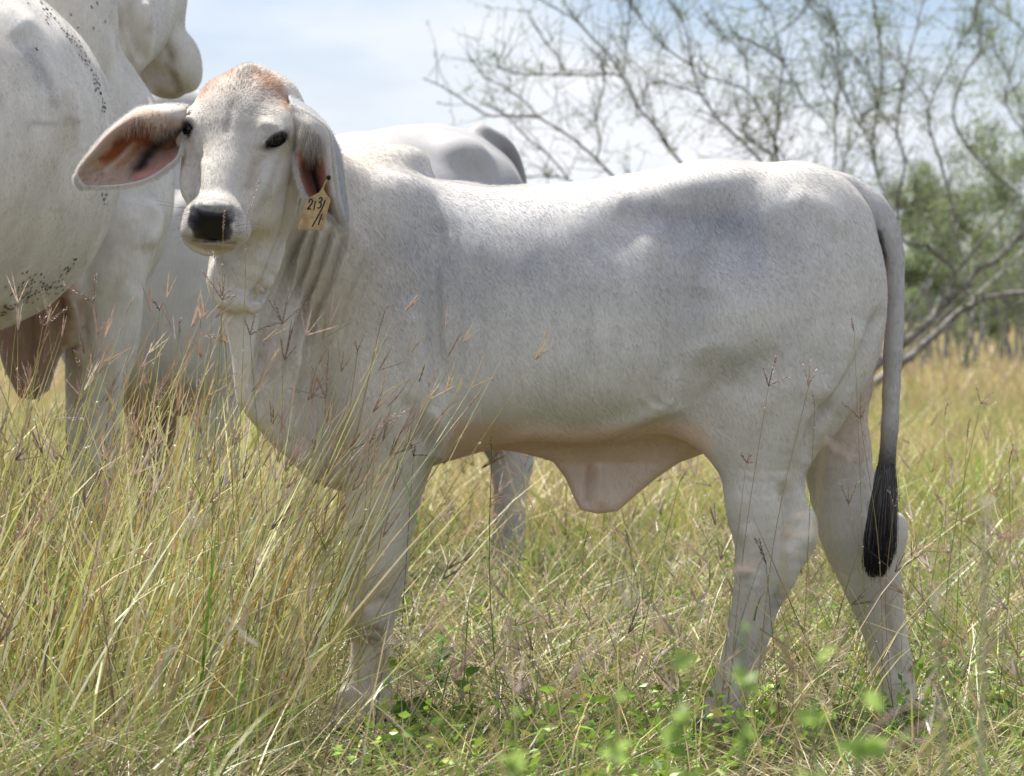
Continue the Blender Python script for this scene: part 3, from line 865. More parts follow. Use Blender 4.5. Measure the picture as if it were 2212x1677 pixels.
def paint1(V, Nn, n, m):
    C = np.repeat(np.array([[.42, .31, .24]]), len(V), 0)
    k = dict(facing=2)
    paint(C, V, Nn, Z3([(1000, 480), (1200, 440), (1420, 560), (1600, 560), (1500, 700), (1250, 860), (1000, 900), (800, 1000), (560, 1040), (560, 960), (780, 720)]), (.40, .22, .13), 14, .8, **k)
    paint(C, V, Nn, Z3([(1020, 480), (1200, 460), (1330, 620), (1250, 740), (1080, 700), (900, 840), (700, 950), (640, 900), (830, 650)]), (.25, .065, .022), 9, 1.0, jag=10, **k)
    stripe(C, V, Nn, Z3([(1180, 500), (980, 600), (820, 720)]), 7, (.14, .045, .02), .7, **k)
    stripe(C, V, Nn, Z3([(1050, 700), (900, 880), (700, 1060)]), 5, (.60, .47, .40), .6, jag=6, **k)
    stripe(C, V, Nn, Z3([(1120, 720), (1000, 880), (860, 1000)]), 7, (.36, .15, .08), .6, **k)
    stripe(C, V, Nn, Z3([(1700, 540), (1500, 610), (1340, 730), (1230, 850), (1180, 960), (1130, 1040)]), 19, (.018, .012, .014), 1, jag=8, **k)
    stripe(C, V, Nn, Z3([(1690, 600), (1560, 700), (1430, 800)]), 9, (.30, .13, .07), .7, **k)
    stripe(C, V, Nn, Z3([(1560, 850), (1450, 980), (1300, 1080), (1120, 1140)]), 10, (.66, .30, .25), .8, **k)
    paint(C, V, Nn, Z3([(1090, 290), (1300, 290), (1640, 420), (1640, 500), (1450, 520), (1200, 440), (1060, 450)]), (.38, .29, .21), 10, .85, jag=8, **k)
    paint(C, V, Nn, Z3([(1250, 250), (1680, 230), (1700, 400), (1500, 360)]), (.56, .52, .47), 10, .9, **k)
    t = np.tile(np.linspace(0, 1, m), n); s_ = np.repeat(np.linspace(0, 1, n), m)
    a = np.clip(sstep(.10, .0, t) + sstep(.95, 1, t) + sstep(.96, 1, s_), 0, 1)[:, None]
    return C * (1 - a) + WHITE * a
def paint2(V, Nn, n, m):
    C = np.repeat(np.array([[.52, .48, .43]]), len(V), 0)
    k = dict(facing=2)
    paint(C, V, Nn, [(640, 332), (668, 314), (700, 340), (709, 390), (716, 430), (715, 460), (690, 450), (660, 420)], (.32, .12, .075), 7, .95, jag=8, **k)
    stripe(C, V, Nn, [(674, 322), (680, 370), (686, 400), (692, 425)], 10, (.018, .013, .015), 1, jag=4, **k)
    stripe(C, V, Nn, [(698, 350), (702, 385), (706, 415)], 5, (.34, .12, .06), .8, **k)
    stripe(C, V, Nn, [(650, 385), (662, 412), (680, 440)], 6, (.45, .17, .10), .6, **k)
    stripe(C, V, Nn, [(640, 340), (645, 380)], 7, (.50, .36, .31), .6, **k)
    paint(C, V, Nn, [(645, 290), (690, 295), (706, 320), (700, 345), (660, 335)], (.42, .37, .32), 9, .6, jag=10, **k)
    t = np.tile(np.linspace(0, 1, m), n)
    a = (sstep(.74, .82, t))[:, None]
    C = C * (1 - a) + np.array([.36, .37, .39]) * a
    a = (np.exp(-((t - .70) / .07) ** 2) * .8)[:, None]
    return C * (1 - a) + WHITE * a
EY1, EY2 = -.375, -.415
G1, C1 = ear(EAR1, EY1, paint1)
G2, C2 = ear(EAR2, EY2, paint2)

# ear fuzz
def fuzz(P0, D, length, k=4, jit=.35, droop=.3, seed=3):
    r = np.random.default_rng(seed)
    n = len(P0)
    D = D / (np.linalg.norm(D, axis=1)[:, None] + 1e-9)
    D = D + r.normal(0, jit, (n, 3)); D /= np.linalg.norm(D, axis=1)[:, None]
    L = length * r.uniform(.5, 1.2, n)
    t = np.linspace(0, 1, k)
    P = P0[:, None] + D[:, None] * (L[:, None] * t[None])[..., None]
    P[:, :, 2] -= (droop * L)[:, None] * (t ** 2)[None]
    return P
def edge_pts(E, n, r):
    i = r.random(n) * (len(E) - 1); k = i.astype(int); f = (i - k)[:, None]
    return E[k] * (1 - f) + E[k + 1] * f
ef, ec = [], []
for G, E, cn in ((G1, np.vstack([G1[:, 0], G1[-1], G1[::-1, -1]]), G1.reshape(-1, 3).mean(0)), (G2, np.vstack([G2[:, 0], G2[-1], G2[::-1, -1]]), G2.reshape(-1, 3).mean(0)), (G2, G2[:, 50], G2.reshape(-1, 3).mean(0))):
    p = edge_pts(E, 9000, RNG) + RNG.normal(0, .0018, (9000, 3))
    d = p - cn; d[:, 1] *= .4
    d = d / np.linalg.norm(d, axis=1)[:, None]
    ef.append(fuzz(p, d + np.array([0, 0, -.3]), .007, 4, .45)); ec.append(np.tile(WHITE * 1.08, (9000, 1)))
# long hairs hanging over the opening of the ears
for G, js, i0, i1, dv, L in ((G1, (3, 21), 8, 40, (-.12, -.30, -1), .020), (G1, (20, 55), 10, 76, (-.8, -.25, -.5), .009), (G2, (14, 34), 6, 26, (.02, -.30, -1), .020), (G2, (4, 66), 22, 76, (.1, -.3, -.8), .009)):
    n = 1100 if L > .015 and G is G2 else (900 if L > .015 else 800)
    a = RNG.integers(i0, min(i1, G.shape[0] - 1), n); b = RNG.integers(js[0], js[1], n)
    p = G[a, b] + RNG.normal(0, .002, (n, 3)) + np.array([0, -.003, 0])
    Cg = (C1 if G is G1 else C2)[a, b]
    ef.append(fuzz(p, np.tile(np.array(dv, float), (n, 1)), L, 4, .28, .4)); ec.append(np.clip(Cg * 1.0 + .01, 0, .8))
strands('ear_hair', calf, np.vstack(ef), np.vstack(ec), .00026, .00008)

# eyes
def uv_ball(c, r, n=20, m=14):
    th = np.linspace(0, math.pi, m); ph = np.linspace(0, 2 * math.pi, n, endpoint=False)
    V = np.array([[math.sin(a) * math.cos(b), math.sin(a) * math.sin(b), math.cos(a)] for a in th for b in ph]) * r + np.array(c)
    F = np.array([[i * n + j, i * n + (j + 1) % n, (i + 1) * n + (j + 1) % n, (i + 1) * n + j] for i in range(m - 1) for j in range(n)])
    return V, F
for c, sc_ in ((EYE_C[0], (.0182, .0165, .0112)), (EYE_C[1], (.0115, .017, .0165))):
    V, F = uv_ball((0, 0, 0), 1.0)
    V = V * np.array(sc_)
    if sc_[0] > .015:
        V = V @ rot('Y', -24).T
    part('eye', calf, V + c, F, M_EYE)
# lashes and muzzle whiskers
ls, lc = [], []
for q in range(34):
    t = min(1, max(0, q / 33 + random.gauss(0, .05)))
    j = surf(578 + 40 * t, 303 - 16 * math.sin(t * 2.6) - 6 * t, VC, -.6)
    p = VC[j] + NC[j] * .001
    d = np.array([.5 * (t - .2), -.6, -.45 - .4 * t])
    ls.append(fuzz(p[None], d[None], random.uniform(.009, .019), 4, .3, .35, q)); lc.append((.03, .028, .026))
for q in range(26):
    t = q / 25
    j = surf(402 - 2 * t, 264 + 38 * t, VC, -.6)
    p = VC[j]
    ls.append(fuzz(p[None], np.array([[-.8, -.3, -.35]]), .016, 4, .2, .3, q)); lc.append((.06, .055, .05) if t < .6 else (.5, .48, .45))
strands('eyelash', calf, np.vstack(ls), np.array(lc), .00030, .0001)
ws = []
for q in range(44):
    sd = -1 if q % 2 else 1
    px = 461 + sd * random.uniform(48, 68); py = random.uniform(445, 520)
    j = surf(461 + sd * random.uniform(40, 58), py, VC, -.62)
    ws.append(fuzz(VC[j][None], (NC[j] * .6 + np.array([sd * .9, -.25, random.uniform(-.35, .3)]))[None], random.uniform(.035, .065), 4, .12, .12, q))
strands('whisker', calf, np.vstack(ws), np.tile([.10, .095, .09], (44, 1)), .00022, .00008)

# hooves: two claws each
def hoof(px, py, Y, hw):
    mb = MB()
    w = hw * mpp(Y)
    c = np.array(P3(px, py, Y))
    for s in (-1, 1):
        rings = []
        for z, k, sh in ((.055, .80, .2), (.03, .95, .05), (.004, 1.12, -.12), (.0, 1.08, -.12)):
            an = np.linspace(0, 2 * math.pi, 14, endpoint=False)
            x = c[0] + w * (k * np.cos(an) * 1.05 + sh) - w * .18 * (np.cos(an) < -.8)
            y = Y + s * w * .44 + w * .42 * k * np.sin(an)
            rings.append(np.stack([x, y, np.full(14, z)], 1))
        V = np.vstack(rings + [rings[-1].mean(0)[None], rings[0].mean(0)[None]])
        F = [[i * 14 + j, i * 14 + (j + 1) % 14, (i + 1) * 14 + (j + 1) % 14, (i + 1) * 14 + j] for i in range(3) for j in range(14)]
        F += [[42 + j, 42 + (j + 1) % 14, 56, 56] for j in range(14)] + [[(j + 1) % 14, j, 57, 57] for j in range(14)]
        mb.add(V, F, (.05, .04, .035))
    V, F, C = mb.get()
    part('hoof', calf, V, [tuple(dict.fromkeys(f)) for f in F.tolist()], M_HOOF)
for a in ((746, 1590, -.13, 42), (797, 1570, .11, 38), (1540, 1590, -.12, 42), (1942, 1600, .10, 44)):
    hoof(*a)

# tail switch
n = 4600
tn = spline([(*P3(a, b, Y), w * mpp(Y)) for a, b, Y, w in TAIL[-4:]], 20)
k = np.clip((len(tn) * (.30 + .70 * RNG.random(n) ** .75)).astype(int), 0, len(tn) - 1)
ang = RNG.uniform(0, 6.283, n)
rt = tn[k, :3] + np.stack([np.cos(ang), np.sin(ang), 0 * ang], 1) * (tn[k, 3] * .9)[:, None]
rx_, ry_ = proj(rt)
end_y = np.minimum(ry_ + RNG.uniform(70, 190, n), 1246 - 40 * RNG.random(n) ** 2)
end_y = np.where(RNG.random(n) < .05, end_y + RNG.uniform(0, 26, n), end_y)
spread = np.interp(end_y, [1050, 1120, 1190, 1225, 1250], [10, 21, 31, 25, 9])
end_x = np.interp(end_y, [1040, 1150, 1240], [1911, 1903, 1890]) + np.cos(ang) * spread + RNG.normal(0, 4, n)
ex = np.stack([(end_x - HX) / S0, -.02 + np.sin(ang) * .7 * spread / S0 + RNG.normal(0, .004, n), CAMZ + (HY - end_y) / S0], 1)
t = np.linspace(0, 1, 6)[None, :, None]
mid = (rt + ex) / 2 + np.stack([np.cos(ang) * .008, np.sin(ang) * .008, np.zeros(n)], 1) + RNG.normal(0, .003, (n, 3))
sw = rt[:, None] * (1 - t) ** 2 + 2 * mid[:, None] * t * (1 - t) + ex[:, None] * t ** 2
cs = np.tile([[.012, .010, .010]], (n, 1)) * RNG.uniform(.6, 2.2, n)[:, None]
gr = np.clip((1075 - ry_) / 70, 0, 1) * RNG.random(n)
cs = cs * (1 - gr[:, None]) + np.array([.30, .29, .29]) * gr[:, None]
strands('tail_switch', calf, sw, cs, .0005, .0002)

# short coat: single hairs lying along the body
def coat(root, V, Q, Nn, C, count, length, flow, mask=None, name='coat', seed=5, r0=.00016, lift=.09, shade=(.93, 1.05)):
    r = np.random.default_rng(seed)
    T = np.vstack([Q[:, [0, 1, 2]], Q[:, [0, 2, 3]]])
    A = np.linalg.norm(np.cross(V[T[:, 1]] - V[T[:, 0]], V[T[:, 2]] - V[T[:, 0]]), axis=1)
    if mask is not None:
        A = A * mask[T[:, 0]]
    cum = np.cumsum(A); f = np.searchsorted(cum, r.random(count) * cum[-1])
    u, v = r.random(count), r.random(count); m = u + v > 1; u[m] = 1 - u[m]; v[m] = 1 - v[m]
    w = 1 - u - v
    tri = T[f]
    mixv = lambda X: X[tri[:, 0]] * w[:, None] + X[tri[:, 1]] * u[:, None] + X[tri[:, 2]] * v[:, None]
    p = mixv(V); nn = mixv(Nn); c = mixv(C)
    g = flow(p)
    g = g - nn * (g * nn).sum(1)[:, None]
    g /= np.linalg.norm(g, axis=1)[:, None] + 1e-9
    cl = (vnoise(p, 22, 8) - .5)[:, None] * np.cross(nn, g) * .55
    d = g + cl + r.normal(0, .10, (count, 3)) + nn * (lift + .12 * r.random(count))[:, None]
    d /= np.linalg.norm(d, axis=1)[:, None]
    L = length(p) * r.uniform(.6, 1.2, count)
    t = np.array([0, .5, 1.0])
    P = p[:, None] + d[:, None] * (L[:, None] * t)[..., None]
    P[:, 2] -= nn * (L * lift * .5)[:, None]
    return strands(name, root, P, np.clip(c * r.uniform(*shade, count)[:, None], 0, .9), r0, r0 * .4)
_wh = VC[surf(496, 250)]
def calf_flow(p):
    g = np.tile(np.array([.55, 0, -.85]), (len(p), 1))
    x, y = proj(p)
    hd = p[:, 1] < -.30
    d = p - _wh
    up = (y < 250)
    g[hd] = np.where(up[hd][:, None], d[hd] + np.array([0, 0, .02]), d[hd] * .6 + np.array([0, 0, -.10]))
    tl = (x > 1760) & (y < 1100) & (np.abs(p[:, 1] + .01) < .045)
    g[tl] = np.array([.25, 0, -1])
    tp = (x > 1740) & (y < 450)
    g[tp] = np.array([1, 0, -.5])
    lg = y > 1150
    g[lg] = np.array([.1, 0, -1])
    return g
def calf_len(p):
    x, y = proj(p)
    L = np.full(len(p), .0080)
    L = np.where(p[:, 1] < -.30, .0052, L)
    L = np.where((x > 930) & (x < 1130) & (y < 415) & (np.abs(p[:, 1]) < .05), .022, L)
    L = np.where((y < 200) & (p[:, 1] < -.25), .011, L)
    L = np.where(y > 1050, .0045, L)
    return L
msk = np.ones(len(VC)); _x, _y2 = proj(VC)
msk[(NC[:, 1] > .35)] = .35
dn = polysd(_x.astype(f32), _y2.astype(f32), NOSE)
msk[(dn < 2) & (VC[:, 1] < -.42)] = 0
for ex, ey, rr in ((598, 303, 24), (405, 279, 17)):
    msk[(np.hypot(_x - ex, _y2 - ey) < rr) & (VC[:, 1] < -.3)] = 0
coat(calf, VC, QC, NC, CC, 380000, calf_len, calf_flow, msk)

# ear tag with handwritten number
def tagY(py): return -.455 - (py - 440) * .0001
tag_o = empty('ear_tag', P3(690, 440, -.455))
tag(tag_o, 'yellow plastic ear tag with 213/1 handwritten in black hanging from the calf ear', 'ear tag')
outl = [(707, 384), (712, 386), (703, 398), (699, 408), (702, 415), (714, 431), (713, 437), (698, 494), (694, 498), (645, 497), (642, 494), (661, 434), (664, 429), (689, 416), (697, 404), (701, 392)]
def plate(outl, Yf, th, name, root, mat):
    n = len(outl)
    V = [P3(a, b, Yf(b)) for a, b in outl] + [P3(a, b, Yf(b) + th) for a, b in outl]
    F = [tuple(range(n))[::-1], tuple(range(n, 2 * n))] + [(i, (i + 1) % n, n + (i + 1) % n, n + i) for i in range(n)]
    o = part(name, root, V, F, mat, smooth=False)
    b = o.modifiers.new('edge', 'BEVEL'); b.width = .0008; b.segments = 2; b.limit_method = 'ANGLE'
    return o
m_, t_, b_ = mat_new('tag_plastic')
tcn = N(t_, 'ShaderNodeTexCoord'); nn_ = N(t_, 'ShaderNodeTexNoise'); nn_.inputs['Scale'].default_value = 45; nn_.inputs['Detail'].default_value = 6; nn_.inputs['Roughness'].default_value = .7
rp = N(t_, 'ShaderNodeValToRGB')
rp.color_ramp.elements[0].position = .35; rp.color_ramp.elements[0].color = (.30, .19, .075, 1)
rp.color_ramp.elements[1].position = .62; rp.color_ramp.elements[1].color = (.52, .36, .15, 1)
t_.links.new(tcn.outputs['Object'], nn_.inputs['Vector']); t_.links.new(nn_.outputs['Fac'], rp.inputs['Fac']); t_.links.new(rp.outputs['Color'], b_.inputs['Base Color'])
b_.inputs['Roughness'].default_value = .45
plate(outl, tagY, .0022, 'tag_plate', tag_o, m_)
stud_p = np.array(P3(710, 384, -.452))
part('stud', tag_o, *uv_ball(stud_p, .0045, 12, 8), M_EYE)
M_INK = mat_plain('marker_ink', (.012, .012, .014), .5, .3)
inkb = MB()
for st in ([(1402, 505), (1412, 478), (1428, 474), (1436, 492), (1428, 520), (1408, 545), (1390, 566), (1394, 572), (1404, 560), (1414, 566), (1424, 572)], [(1464, 492), (1450, 578)],
           [(1500, 472), (1514, 456), (1528, 464), (1522, 488), (1502, 504), (1520, 512), (1518, 540), (1500, 558), (1482, 554)], [(1560, 482), (1532, 555), (1496, 625), (1434, 736)], [(1529, 614), (1492, 722)], [(1540, 650), (1532, 672)]):
    q = np.array(st, float); q = np.stack([351 + q[:, 0] * .2254, 324 + q[:, 1] * .2254], 1)
    q = spline(q, 5) if len(q) > 2 else q
    pts = [P3(a, b, tagY(b) - .0002) for a, b in q]
    r = np.full(len(pts), 1.5 / S0 if len(st) != 2 or st[0][0] < 1540 else .9 / S0)
    V, F = tube(pts, r, 6)
    V[:, 1] = (V[:, 1] - np.repeat(np.array(pts)[:, 1], 6)) * .3 + np.repeat(np.array(pts)[:, 1], 6)
    inkb.add(V, F, (0, 0, 0))
V, F, C = inkb.get()
part('writing', tag_o, V, F, M_INK)

# ================================================================== COWS
COWTAB = [(-.80, 1.05, .75, .10), (-.70, 1.18, .62, .19), (-.55, 1.27, .56, .24), (-.40, 1.31, .56, .28), (-.20, 1.295, .57, .33), (.05, 1.315, .57, .36), (.30, 1.35, .60, .35),
          (.46, 1.362, .66, .30), (.58, 1.335, .72, .25), (.68, 1.27, .80, .18), (.75, 1.14, .92, .06)]
def cow3_f(P):
    b = loft(P, COWTAB, 2.2, .14)
    b = smin(b, ell(P, (-.45, 0, 1.32), (.18, .085, .13)), .06)
    b = smin(b, chain(P, [(-.60, 0, 1.05, .20), (-.85, 0, .98, .15), (-1.02, .02, .96, .12)], 4, 1.3), .08)
    b = smin(b, chain(P, [(-1.02, .02, 1.0, .105), (-1.14, .03, .84, .085), (-1.22, .03, .70, .062)], 4, 1.1), .05)
    for s in (-1, 1):
        b = smin(b, chain(P, [(-1.02, s * .09, 1.04, .03), (-1.0, s * .17, .96, .04), (-1.0, s * .18, .84, .025)], 4, 1), .02)
        b = smin(b, ell(P, (-.50, s * .20, .88), (.15, .07, .26)), .06)
        b = smin(b, chain(P, [(-.44, s * .17, .80, .12), (-.42, s * .16, .64, .085), (-.41, s * .16, .50, .070), (-.41, s * .16, .40, .060), (-.40, s * .16, .26, .044), (-.41, s * .16, .12, .05), (-.43, s * .16, .03, .052)], 3, 1.1), .05)
        b = smin(b, ell(P, (.46, s * .17, .95), (.24, .13, .32)), .06)
        b = smin(b, chain(P, [(.50 - .08 * (s > 0), s * .17, .80, .17), (.50 - .13 * (s > 0), s * .17, .66, .125), (.54 - .16 * (s > 0), s * .17, .54, .10), (.60 - .17 * (s > 0), s * .165, .44, .078), (.605 - .17 * (s > 0), s * .165, .30, .053), (.59 - .17 * (s > 0), s * .165, .14, .05), (.56 - .17 * (s > 0), s * .165, .03, .052)], 3, 1.25), .05)
        b = smin(b, ell(P, (.40, s * .19, 1.27), (.07, .06, .05)), .06)
    fl = [(-.98, .95), (-.90, .84), (-.77, .73), (-.66, .64), (-.55, .57), (-.42, .56), (-.4, .9), (-.7, 1.1)]
    b = smin(b, flap(P, fl, 0.0, .035, .03), .06)
    b = smin(b, chain(P, [(.62, 0, 1.33, .04), (.72, 0, 1.27, .038), (.775, 0, 1.10, .028), (.78, 0, .85, .024), (.77, 0, .62, .018)], 5), .02)
    return b.astype(f32)
def place(V, ang, T):
    c, s = math.cos(ang), math.sin(ang)
    return np.stack([V[:, 0] * c - V[:, 1] * s + T[0], V[:, 0] * s + V[:, 1] * c + T[1], V[:, 2]], 1)
V3, Q3 = mesh_field(cow3_f, (-1.35, -.46, -.04), (.88, .46, 1.54), .011)
N3 = vnormals(V3, Q3)
V3 += N3 * ((vnoise(V3, 12, 4) - .5) * .008)[:, None]
n1 = vnoise(V3, 5, 5); n2 = vnoise(V3, 18, 6)
C3 = np.repeat(np.array([[.51, .495, .475]]), len(V3), 0) * (1 + .18 * (n1 - .5) + .12 * (n2 - .5))[:, None]
def mixc(C, a, col):
    a = np.clip(a, 0, 1)[:, None]
    return C * (1 - a) + np.asarray(col) * a
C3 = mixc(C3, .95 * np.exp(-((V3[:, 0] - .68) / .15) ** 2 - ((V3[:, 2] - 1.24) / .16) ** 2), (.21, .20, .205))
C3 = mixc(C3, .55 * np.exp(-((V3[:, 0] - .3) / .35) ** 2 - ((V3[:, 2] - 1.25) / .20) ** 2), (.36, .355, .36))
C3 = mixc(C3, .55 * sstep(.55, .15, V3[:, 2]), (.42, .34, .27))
C3 = mixc(C3, .8 * sstep(.12, .05, V3[:, 2]), (.10, .055, .035))
C3 = mixc(C3, sstep(.75, .60, V3[:, 2]) * (V3[:, 0] > .74) * (np.abs(V3[:, 1]) < .035), (.02, .018, .018))
C3 = mixc(C3, .85 * sstep(.72, .60, V3[:, 2]) * sstep(.02, .08, V3[:, 1]) * sstep(-.1, -.25, V3[:, 0]), (.34, .22, .14))  # brown shade painted onto the far foreleg and chest side
C3 = mixc(C3, .5 * sstep(.66, .58, V3[:, 2]) * sstep(-.2, -.7, N3[:, 2]), (.40, .24, .14))  # warm brown shade painted on low, downward facing skin
PH3, T3 = math.radians(38), (-.58, 3.98)
W3, NW3 = place(V3, PH3, T3), place(N3, PH3, (0, 0))
cow3 = empty('cow', (T3[0], T3[1], 0))
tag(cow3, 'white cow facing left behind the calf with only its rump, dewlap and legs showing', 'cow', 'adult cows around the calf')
part('body', cow3, W3, Q3, M_COAT2, col=C3)
def hoof_at(root, x, y, hw, mat=M_HOOF):
    global calf
    keep = calf
    try:
        globals()['calf'] = root
        s = S0 * D0 / (D0 + y)
        hoof(HX + x * s, 0, y, hw)
    finally:
        globals()['calf'] = keep
for lx, ly in ((-.43, -.16), (-.43, .16), (.56, -.165), (.39, .165)):
    p = place(np.array([[lx - .02, ly, 0.]]), PH3, T3)[0]
    hoof_at(cow3, p[0], p[1], 44)
# its dark tail switch
n = 900
b0 = place(np.array([[.775, 0, .66]]), PH3, T3)[0]
st = np.zeros((n, 4, 3)); an = RNG.uniform(0, 6.283, n); rr = np.sqrt(RNG.random(n))
L = RNG.uniform(.10, .24, n)
for k, t in enumerate((0, .33, .66, 1)):
    w = (.014 + .026 * math.sin(t * 2.4)) * rr
    st[:, k] = b0 + np.stack([np.cos(an) * w, np.sin(an) * w, .03 * rr - L * t], 1)
strands('tail_switch', cow3, st, np.tile([.014, .011, .010], (n, 1)), .0012, .0006)

# ---- the big cow at the left, seen from behind
Y2 = 2.25
H12 = math.radians(12)
CB = np.array(P3(-100, 330, 1.5))
fwd = np.array([math.sin(H12), math.cos(H12), 0]); rgt = np.array([math.cos(H12), -math.sin(H12), 0])
RB = np.stack([rgt, fwd, np.array([0, 0, 1.0])], 1).astype(f32)
def pxell(P, px, py, Y, rx, rz, ry, deg=0, p=None):
    m = mpp(Y)
    return ell(P, P3(px, py, Y), (rx * m, ry, rz * m), rot('Y', deg))
def cow2_f(P):
    b = ell(P, CB, (.330, .74, .415), RB)
    b = smin(b, ell(P, CB - fwd * .62 - rgt * .10 + np.array([0, 0, .02]), (.28, .40, .38), RB), .1)          # hind quarters
    b = smin(b, pxell(P, 128, 385, 2.48, 232, 335, .22, 0), .02)                                   # shoulder
    b = smin(b, pxell(P, 66, 70, 2.42, 190, 270, .26, 0), .03)                                      # hump and neck base
    b = smin(b, pxell(P, 262, 430, 2.5, 92, 190, .14, 4), .09)                                    # point of the shoulder
    b = smin(b, chain(P, pxchain([(200, 60, 2.7, 140), (268, 20, 3.0, 116), (300, -20, 3.1, 100)]), 4), .025)
    # head, turned to the right
    b = smin(b, chain(P, pxchain([(290, -90, 3.1, 92), (312, 10, 3.1, 82), (338, 80, 3.08, 66), (372, 120, 3.05, 54)]), 4, 1.05), .04)
    b = smin(b, pxell(P, 318, 140, 3.08, 46, 62, .07, -8), .03)
    b = smin(b, pxell(P, 396, 138, 3.05, 38, 60, .085, -12), .03)
    b = smin(b, pxell(P, 405, 160, 3.05, 28, 36, .075, 0), .02)
    b = smin(b, pxell(P, 356, 188, 3.05, 44, 26, .06, 14), .012)
    b = smax(b, -chain(P, pxchain([(366, 150, 2.96, 3.5), (378, 172, 2.96, 4), (392, 196, 2.96, 4)]), 3), .008)
    # front leg
    lg = [(268, 430, Y2 + .14, 96), (250, 520, Y2 + .05, 92), (230, 600, Y2, 84), (224, 680, Y2, 80), (219, 740, Y2, 77), (211, 810, Y2, 68), (203, 890, Y2, 58), (202, 1000, Y2, 52), (204, 1090, Y2, 47), (206, 1170, Y2, 38), (206, 1290, Y2, 36), (208, 1360, Y2, 42), (212, 1400, Y2, 44)]
    b = smin(b, chain(P, pxchain(lg), 3, 1.0), .05)
    lg2 = [(a - 300, c, Y2 + .12, r) for a, c, _, r in lg]
    b = smin(b, chain(P, pxchain(lg2), 3, 1.0), .05)
    for s in (-1, 1):
        o = CB - fwd * .78 + rgt * (.16 * s - .20)
        b = smin(b, chain(P, [(o[0], o[1], .95, .20), (o[0], o[1] + .05, .70, .13), (o[0], o[1], .50, .085), (o[0], o[1] - .05, .42, .07), (o[0], o[1] - .02, .2, .045), (o[0], o[1], .03, .052)], 3), .06)
    # loose brown skin hanging between the front legs
    fl = [P3(a, c, 2.1)[::2] for a, c in [(-80, 560), (160, 560), (146, 660), (130, 760), (116, 800), (102, 845), (70, 868), (34, 862), (5, 800), (-30, 700)]]
    b = smin(b, flap(P, fl, 2.15, .045, .045), .04)
    b = smin(b, pxell(P, 150, 660, 2.15, 22, 90, .05, 0), .03)
    return b.astype(f32)
V2, Q2 = mesh_field(cow2_f, (-1.85, .15, -.03), (-.62, 3.35, 1.95), .0105)
N2 = vnormals(V2, Q2)
for l, a, w in [([(150, 640), (165, 720), (170, 790)], .012, 9), ([(172, 640), (186, 700), (178, 770)], -.008, 8), ([(128, 640), (140, 700)], -.010, 7), ([(60, 640), (70, 760), (66, 840)], -.010, 12), ([(20, 640), (40, 760)], .008, 14),
                ([(95, 640), (104, 740)], .007, 8), ([(310, 430), (335, 480), (310, 540)], .012, 20), ([(300, 470), (300, 560), (290, 640)], -.008, 18), ([(280, 0), (300, 80), (328, 160)], -.010, 14), ([(310, 0), (325, 70)], .008, 9),
                ([(335, 0), (345, 60)], -.007, 8), ([(250, 20), (290, 140), (320, 240)], -.014, 22), ([(350, 60), (360, 110), (366, 140)], -.010, 10), ([(40, 60), (90, 130), (110, 210)], -.010, 22), ([(255, 760), (246, 880), (240, 1000)], .006, 14),
                ([(10, 0), (60, 60), (120, 190), (150, 330)], .008, 40)]:
    stroke(V2, N2, l, a * 1.7, w * .9, ylim=(0, 4))
V2 += N2 * ((vnoise(V2, 11, 7) - .5) * .008)[:, None]
N2 = vnormals(V2, Q2)
n1 = vnoise(V2, 4, 8); n2 = vnoise(V2, 16, 9)
C2 = np.repeat(np.array([[.62, .595, .545]]), len(V2), 0) * (1 + .16 * (n1 - .5) + .10 * (n2 - .5))[:, None]
x2, y2 = proj(V2)
K2 = dict(ylim=(-.5, 4))
def P4(C, poly, col, soft, amt, ylim=(-9, 9), jag=0):
    paint(C, V2, N2, poly, col, soft, amt, ylim, .4, jag)
P4(C2, [(-40, 585), (0, 640), (60, 650), (150, 600), (160, 690), (140, 760), (110, 830), (70, 900), (0, 870), (-40, 700)], (.24, .135, .08), 14, .9, (1.85, 2.6), 20)
P4(C2, [(140, 590), (190, 640), (190, 780), (160, 860), (140, 760)], (.36, .24, .14), 14, .6, (1.9, 2.6), 16)
P4(C2, [(140, 760), (200, 800), (195, 1000), (150, 1000)], (.42, .35, .26), 20, .4, (1.8, 2.6))
P4(C2, [(330, 200), (345, 175), (370, 172), (398, 196), (390, 222), (330, 222)], (.33, .26, .19), 8, .8, (2.5, 3.5))
P4(C2, [(360, 140), (385, 160), (398, 200), (380, 200)], (.16, .12, .08), 5, .7, (2.5, 3.5))
stripe(C2, V2, N2, [(62, 118), (96, 160), (118, 225)], 11, (.30, .29, .26), .7, (0, 2.2), .4, 8)
stripe(C2, V2, N2, [(20, 40), (60, 120), (85, 170)], 22, (.42, .42, .41), .5, (0, 2.2), .4, 10)
stripe(C2, V2, N2, [(60, 268), (110, 266), (170, 262)], 5, (.34, .31, .26), .6, (0, 2.2), .4, 6)
stripe(C2, V2, N2, [(150, 258), (160, 264)], 9, (.26, .24, .19), .6, (0, 2.2), .4, 10)
stripe(C2, V2, N2, [(90, 447), (140, 458), (172, 462)], 2, (.34, .31, .27), .6, (0, 2.2), .4, 2)
C2 = mixc(C2, .35 * np.exp(-((x2 - 60) / 90) ** 2 - ((y2 - 560) / 120) ** 2) * n2 * 1.4, (.44, .38, .28))
sk2 = vnoise(V2 * np.array([1.0, 1.0, .12]), 40, 15) - .5
C2 = C2 * (1 + .14 * sk2 + .10 * (vnoise(V2, 30, 16) - .5))[:, None]
C2 = mixc(C2, .40 * sstep(.45, .8, vnoise(V2, 7, 17)), (.52, .46, .38))
